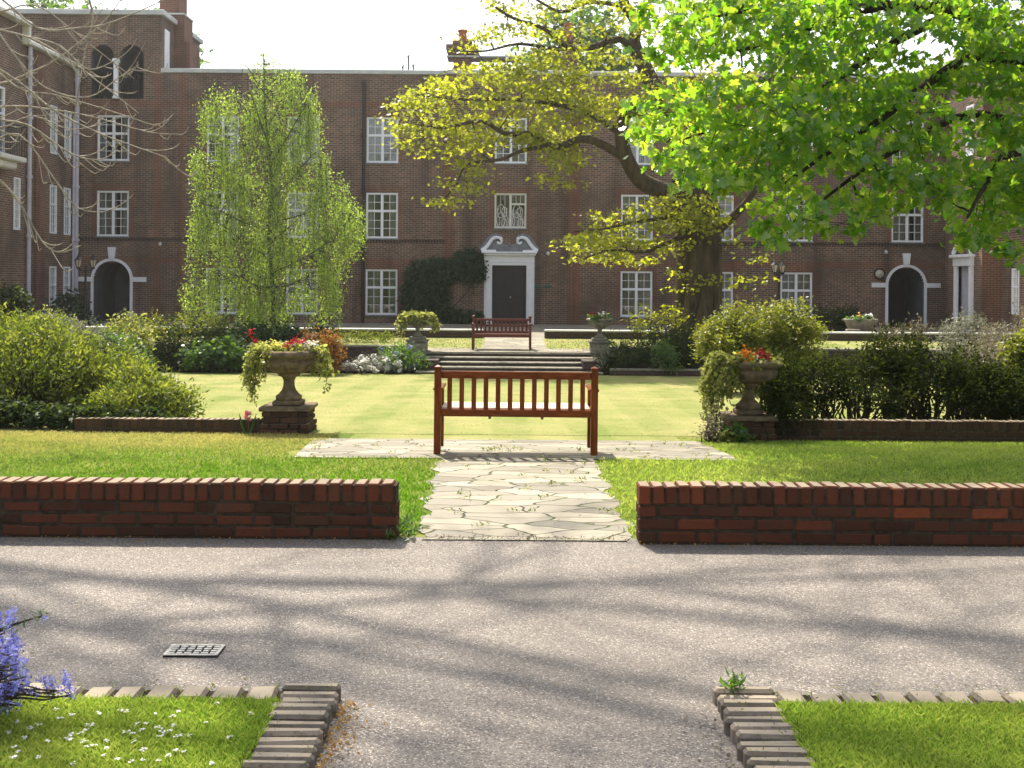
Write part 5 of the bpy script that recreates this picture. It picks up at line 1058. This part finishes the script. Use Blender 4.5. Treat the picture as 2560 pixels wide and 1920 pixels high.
def baretree():
    r = rng(104); o = tree_root('bare_tree', -8.3, 12.5, -.25, 'leafless tree whose pale twigs reach in at the upper left'); sk = Skel(); tips = []
    sk.limb([(-8.3, 12.5, -.5), (-8.3, 12.5, .6), (-8.2, 12.4, 2.2), (-8.0, 12.3, 4.2), (-7.8, 12.2, 6.2), (-7.8, 12.2, 8.8)], .34, .17, 14)
    def grow(p, d, L, rad, lev):
        n = 5; pts = [Vector(p)]; d = Vector(d).normalized()
        for i in range(n): d = (d+Vector(r.normal(size=3))*.12+Vector((0, 0, .04 if lev > 1 else 0))).normalized(); pts.append(pts[-1]+d*L/n)
        pp = sk.limb(pts, rad, rad*.5, 7 if rad > .03 else 4, 2)
        if lev == 0: return
        for k in range(3 if lev > 1 else 3):
            i = int(len(pp)*(.35+.6*r.random())); i = min(i, len(pp)-2); q = pp[i]; ax = (pp[i+1]-pp[i]).normalized(); side = ax.cross(Vector(r.normal(size=3))).normalized()
            nd = ax*r.uniform(.6, .9)+side*r.uniform(.5, .9); grow(q, nd, L*r.uniform(.5, .75), rad*r.uniform(.45, .62), lev-1)
        grow(pp[-1], d+Vector(r.normal(size=3))*.2, L*.65, rad*.5, lev-1)
    # high limbs over the lawn and drive: out of the picture, their shadows are in it
    for (b, t, rad) in (((-7.8, 12.2, 7.5), (-3.6, 9.8, 10.5), .1), ((-7.8, 12.2, 8.0), (-2.2, 11.5, 12.0), .11), ((-7.8, 12.2, 8.6), (-4.5, 10.5, 13), .1), ((-7.8, 12.2, 8.6), (-1.0, 13.2, 13.5), .1), ((-7.8, 12.3, 7.2), (-5.2, 9.5, 9.5), .1), ((-7.8, 12.2, 8.6), (-3.0, 14.5, 15.0), .12)):
        b, t = Vector(b), Vector(t); grow(b, t-b+Vector((0, 0, .4)), (t-b).length, rad, 3); 
        grow(b.lerp(t, .9)+Vector((0, 0, .1)), Vector((1, -.15, .15)), 4.2, rad*.6, 3)
    # low drooping sprays that show in the picture, tips curling up
    sprays = [[(-60, 130), (30, 170), (120, 240), (220, 290), (330, 330), (360, 340)], [(-60, 60), (60, 80), (150, 130), (230, 190), (300, 245)], [(-40, -20), (80, 60), (170, 60), (250, 45), (420, -30)], [(-60, 220), (60, 230), (190, 250), (320, 285), (390, 290)], [(-50, 240), (60, 270), (150, 330), (210, 345), (250, 330)], [(-60, 300), (40, 290), (120, 390), (170, 450), (235, 458)], [(-60, 330), (30, 420), (90, 520), (130, 545), (175, 530)],
              [(-50, 20), (40, 130), (100, 190), (190, 210), (260, 165), (300, 140)], [(60, 80), (130, 100), (190, 150), (250, 130)], [(-50, 110), (40, 190), (120, 205), (240, 240), (330, 270), (345, 268)], [(180, -40), (200, 40), (180, 130), (160, 260)], [(-50, 170), (80, 150), (160, 100), (230, 40), (280, -30)], [(-40, 260), (70, 250), (160, 280), (270, 250)], [(-50, 20), (70, 10), (150, 60), (200, 100), (290, 170)]]
    A = {}
    for k, sp in enumerate(sprays):
        d = 11.2+.25*k+r.uniform(-.3, .3) if k % 2 else 10.4+.2*k
        pts = [Q(x, y, d+.05*i) for i, (x, y) in enumerate(sp)]
        # join to the tree outside the frame
        if sp[0][0] < 0 and sp[0][1] > -30: pts = [Vector((-8.1, 12.35, 3.2+.2*k)), (Vector((-8.1, 12.35, 3.4+.2*k))+pts[0])/2+Vector((0, 0, .3))]+pts
        pp = sk.limb(pts, .018, .005, 5, 4)
        for i in range(len(pp)//3, len(pp)-1):
            if r.random() < .75:
                dx = (pp[i+1]-pp[i]).normalized(); s = 1 if r.random() < .5 else -1; ln = r.uniform(.08, .32)
                e = pp[i]+dx*ln*.8+Vector((0, r.normal()*.1, s*ln*.45)); e2 = e+dx*ln*.25+Vector((0, 0, .10*ln+.05)); sk.mb.tube(smooth([pp[i], pp[i].lerp(e, .5)+Vector((0, 0, -.02)), e, e2], 2), [.006]*3+[.005]*3+[.004], 4, cap=False)
    sk.mb.build('trunk', M['barkbare'], o, True)
baretree()
def backtree(x, y, z0, z1, rad, seed, label, mat='shrubgrn'):
    r = rng(seed); o = tree_root('background_tree', x, y, -.5, label); sk = Skel(); sk.limb([(x, y, -.6), (x+.1, y, z0*.5), (x, y, z0), (x, y, z1-1)], .35, .06, 8)
    n = 150; d = r.normal(size=(n, 3)); d /= np.linalg.norm(d, axis=1)[:, None]; C = np.array([x, y, (z0+z1)/2])+d*r.uniform(.5, 1.05, n)[:, None]*np.array([rad, rad, (z1-z0)/2])
    for q in C[np.argsort(np.linalg.norm(C-np.array((x, y, z0)), axis=1))]: sk.twig(q, r, .05, 0, 3, .06)
    leaves('crown', M[mat], clouds(r, C, 34, .42), .42, 'lobed', r, o, .5, .2); sk.mb.build('trunk', M['barkdark'], o)
backtree(-27.5, 66, 9, 18.5, 4.5, 201, 'green tree rising behind the left tower roof, left of the bare twigs'); backtree(-23, 68, 10, 17.9, 3.2, 202, 'second green tree behind the tower roof, nearer the chimney')
backtree(3.8, 62, 8, 17.5, 3.4, 203, 'green tree behind the main roof, seen through the big oak limbs')
# ------------------------------------------------------------------ grass, daisies, weeds, fallen leaves
def grass(name, n, rect, h, zf, mat, seed, label, cat='grass', wid=.006, ok=None, lean=.6, dry=None):
    r = rng(seed); x = r.uniform(rect[0], rect[1], n); u = r.random(n); y = rect[2]+(rect[3]-rect[2])*u
    if ok is not None: k = ok(x, y); x, y = x[k], y[k]; n = len(x)
    z = np.array([zf(v) for v in y]) if not np.isscalar(zf) else np.full(n, zf)
    a = r.uniform(0, 2*PI, n); hh = h*r.uniform(.45, 1.2, n); lx, ly = r.normal(size=(2, n))*lean*hh; ww = wid*r.uniform(.6, 1.3, n); dx, dy = np.cos(a)*ww, np.sin(a)*ww
    V = np.stack([np.stack([x-dx, y-dy, z-.004], 1), np.stack([x+dx, y+dy, z-.004], 1), np.stack([x+lx*.4+dx*.7, y+ly*.4+dy*.7, z+hh*.6], 1), np.stack([x+lx, y+ly, z+hh], 1)], 1)
    pn = .5+.5*np.sin(x*2.1+1.3*np.sin(y*1.7))*np.sin(y*2.6+1.1*np.sin(x*1.3)); t = np.clip(.35*pn+.65*r.random(n)+(dry((x, y)) if dry else 0), 0, 1)
    o = fastmesh(name, V.reshape(-1, 3), np.full(n, 4), np.arange(4*n), mat, None, np.repeat(t, 4), False, None, 'stuff'); tag(o, label, cat); return o
grass('grass', 150000, (-3.2, -.79, 2.6, 3.72), .03, .034, M['blade'], 301, 'short grass of the near lawn with daisies', wid=.0019, lean=.45)
grass('grass', 150000, (.92, 3.2, 2.6, 3.72), .03, .036, M['blade'], 302, 'lush short grass of the near lawn without daisies', wid=.0019, lean=.45)
lv_ok = lambda x, y: ((x < PLa(y)) & (y < 9.8)) | ((x < -2.08+.04*np.sin(y*9)) & (y >= 9.8))
PLa = lambda y: np.interp(y, [6.2, 9.75], [-.537, -.66])+.03*np.sin(y*11)+.02*np.sin(y*29); PRa = lambda y: np.interp(y, [6.2, 9.75], [.719, .77])-.03*np.sin(y*9)-.02*np.sin(y*31)
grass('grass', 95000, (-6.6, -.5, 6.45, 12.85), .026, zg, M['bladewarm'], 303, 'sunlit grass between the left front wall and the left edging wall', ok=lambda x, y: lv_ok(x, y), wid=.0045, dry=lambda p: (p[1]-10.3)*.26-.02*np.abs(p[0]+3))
grass('grass', 85000, (.6, 6.4, 6.4, 12.35), .032, zg, M['blade'], 304, 'grass dappled by maple shade behind the right front wall', ok=lambda x, y: ((x > PRa(y)) & (y < 9.8)) | ((x > 2.1+.04*np.sin(y*8)) & (y >= 9.8)), wid=.005)
grass('grass', 45000, (-9, 9, 12.2, 25.2), .009, zg, M['bladedry'], 305, 'pale mown grass of the sunken lawn beyond the near bench', wid=.011, lean=1.2, ok=lambda x, y: ~((np.abs(x) < 2.12) & (y < 12.27+.03*np.sin(x*7))))
grass('grass', 9000, (-9, 9, 27.3, 30.9), .03, TZ, M['bladedry'], 306, 'sunlit terrace grass around the far bench', wid=.012, ok=lambda x, y: (x < -.8) | (x > .95))
r = rng(310)
def daisies():
    n = 95; x = np.concatenate([r.normal(-1.3, .28, 60), r.uniform(-2.3, -.85, 35)]); y = np.concatenate([r.normal(3.42, .12, 60), r.uniform(3.0, 3.6, 35)]); k = (x < -.83) & (y < 3.7); x, y = x[k], y[k]
    C = np.repeat(np.stack([x, y, np.full(len(x), .06)], 1), 9, axis=0)+r.normal(size=(9*len(x), 3))*np.array([.003, .003, .001]); o = leaves('daisies', M['petalwhite'], C, .009, 'round', r, None, 2.5, 0, kind='stuff'); tag(o, 'white daisies scattered in the left near lawn', 'daisies')
daisies()
def weeds():
    C = []; bases = [(PL(y)+r.uniform(0, 1.3), y) for y in r.uniform(6.3, 9.8, 26)]+[(r.uniform(-2, 2), y) for y in r.uniform(9.8, 12.2, 26)]+[(r.uniform(-.25, .1), 10.5+r.normal()*.05) for _ in range(9)]
    for (x, y) in bases:
        s = r.uniform(.4, 1)
        for k in range(int(12*s)+4): C.append((x+r.normal()*.03*s, y+r.normal()*.02*s, zg(y)+.015+abs(r.normal())*.015*s))
    o = leaves('weeds', M['shrubyel'], C, .03, 'lance', r, None, .3, -.4, kind='stuff'); tag(o, 'small weeds sprouting from the joints of the crazy paving', 'weeds')
    C = [(r.uniform(-.5, .7), 6.215+r.normal()*.02, .006+abs(r.normal())*.012) for k in range(300)]; o = leaves('weeds', M['mauve'], C, .02, 'lance', r, None, .4, -.2, kind='stuff'); tag(o, 'moss and dry grit along the seam between drive and paving', 'weeds')
    C = [(-.665+r.uniform(-.05, .12), y+r.normal()*.04, abs(r.normal())*.03) for y in r.uniform(6.2, 6.6, 240)]; o = leaves('weeds', M['shrubgrn'], C, .05, 'lance', r, None, .2, -.9, kind='stuff'); tag(o, 'long grass tuft at the inner end of the left front wall', 'weeds')
    C = []
    for k in range(900):
        y = r.uniform(2.3, 3.8); dn = .5+.5*math.sin(y*9)*math.sin(y*23+1); C.append((-.59+abs(r.normal())*(.02+.045*dn), y, .004+abs(r.normal())*.015*(.3+dn)))
    o = leaves('leaf_litter', M['fallen'], C, .014, 'diamond', r, None, .5, 0, kind='stuff'); tag(o, 'dry orange leaf litter along the left brick kerb', 'leaf litter')
    C = []
    for k in range(620):
        x = r.choice([r.uniform(-3.4, -.66), r.uniform(.74, 3.4)]); y = (6.2 if x < 0 else 6.14)-abs(r.normal())*.05; C.append((x, y, .004+abs(r.normal())*.006))
    for k in range(70): C.append((r.uniform(-2.6, 2.6), r.uniform(3.9, 6.1), .004))
    o = leaves('leaf_litter', M['fallen'], C, .013, 'diamond', r, None, .8, 0, kind='stuff'); tag(o, 'bits of dry leaf and grit along the foot of the front walls', 'leaf litter')
    C = [(.70-abs(r.normal())*.05, r.uniform(2.4, 3.7), .004+abs(r.normal())*.01) for k in range(190)]; o = leaves('leaf_litter', M['mauve'], C, .014, 'round', r, None, .8, 0, kind='stuff'); tag(o, 'pale dry litter along the right brick kerb', 'leaf litter')
    C = []
    for s, xo in ((-1, -.595), (1, .725)):
        for k in range(26):
            xx = xo+s*(.225+.116*k-.009)
            for j in range(16): C.append((xx+r.normal()*.012, 3.8+r.normal()*.035, .05+abs(r.normal())*.012))
        for k in range(26):
            for j in range(7): C.append((xo+s*r.uniform(.01, .2), 3.87-.0615*k-.056+r.normal()*.004, .055+abs(r.normal())*.006))
    o = leaves('moss', M['shrubyel'], C, .014, 'lance', r, None, .4, -.4, kind='stuff'); tag(o, 'moss and tiny weeds in the joints of the brick kerbs', 'moss')
    q = Vector((.80, 3.82, .06)); C = [tuple(q+Vector((r.normal()*.02, r.normal()*.012, abs(r.normal())*.02))) for _ in range(40)]; o = leaves('weed', M['shrubgrn'], C, .045, 'lance', r, None, .3, -.5); tag(o, 'small green weed on the corner of the right brick kerb', 'weed')
weeds()
# ------------------------------------------------------------------ hazy spring air
def haze():
    m, t, out = nt('hazy_air'); pv = N(t, 'ShaderNodeVolumePrincipled', i_Density=.0005, i_Anisotropy=.55); pv.inputs['Color'].default_value = (.95, .95, .93, 1); t.links.new(pv.outputs[0], out.inputs['Volume'])
    b = MB(); b.box(-305, 305, -65, 405, -2.0, 34); b.build('haze', m, None, kind='stuff')
haze()
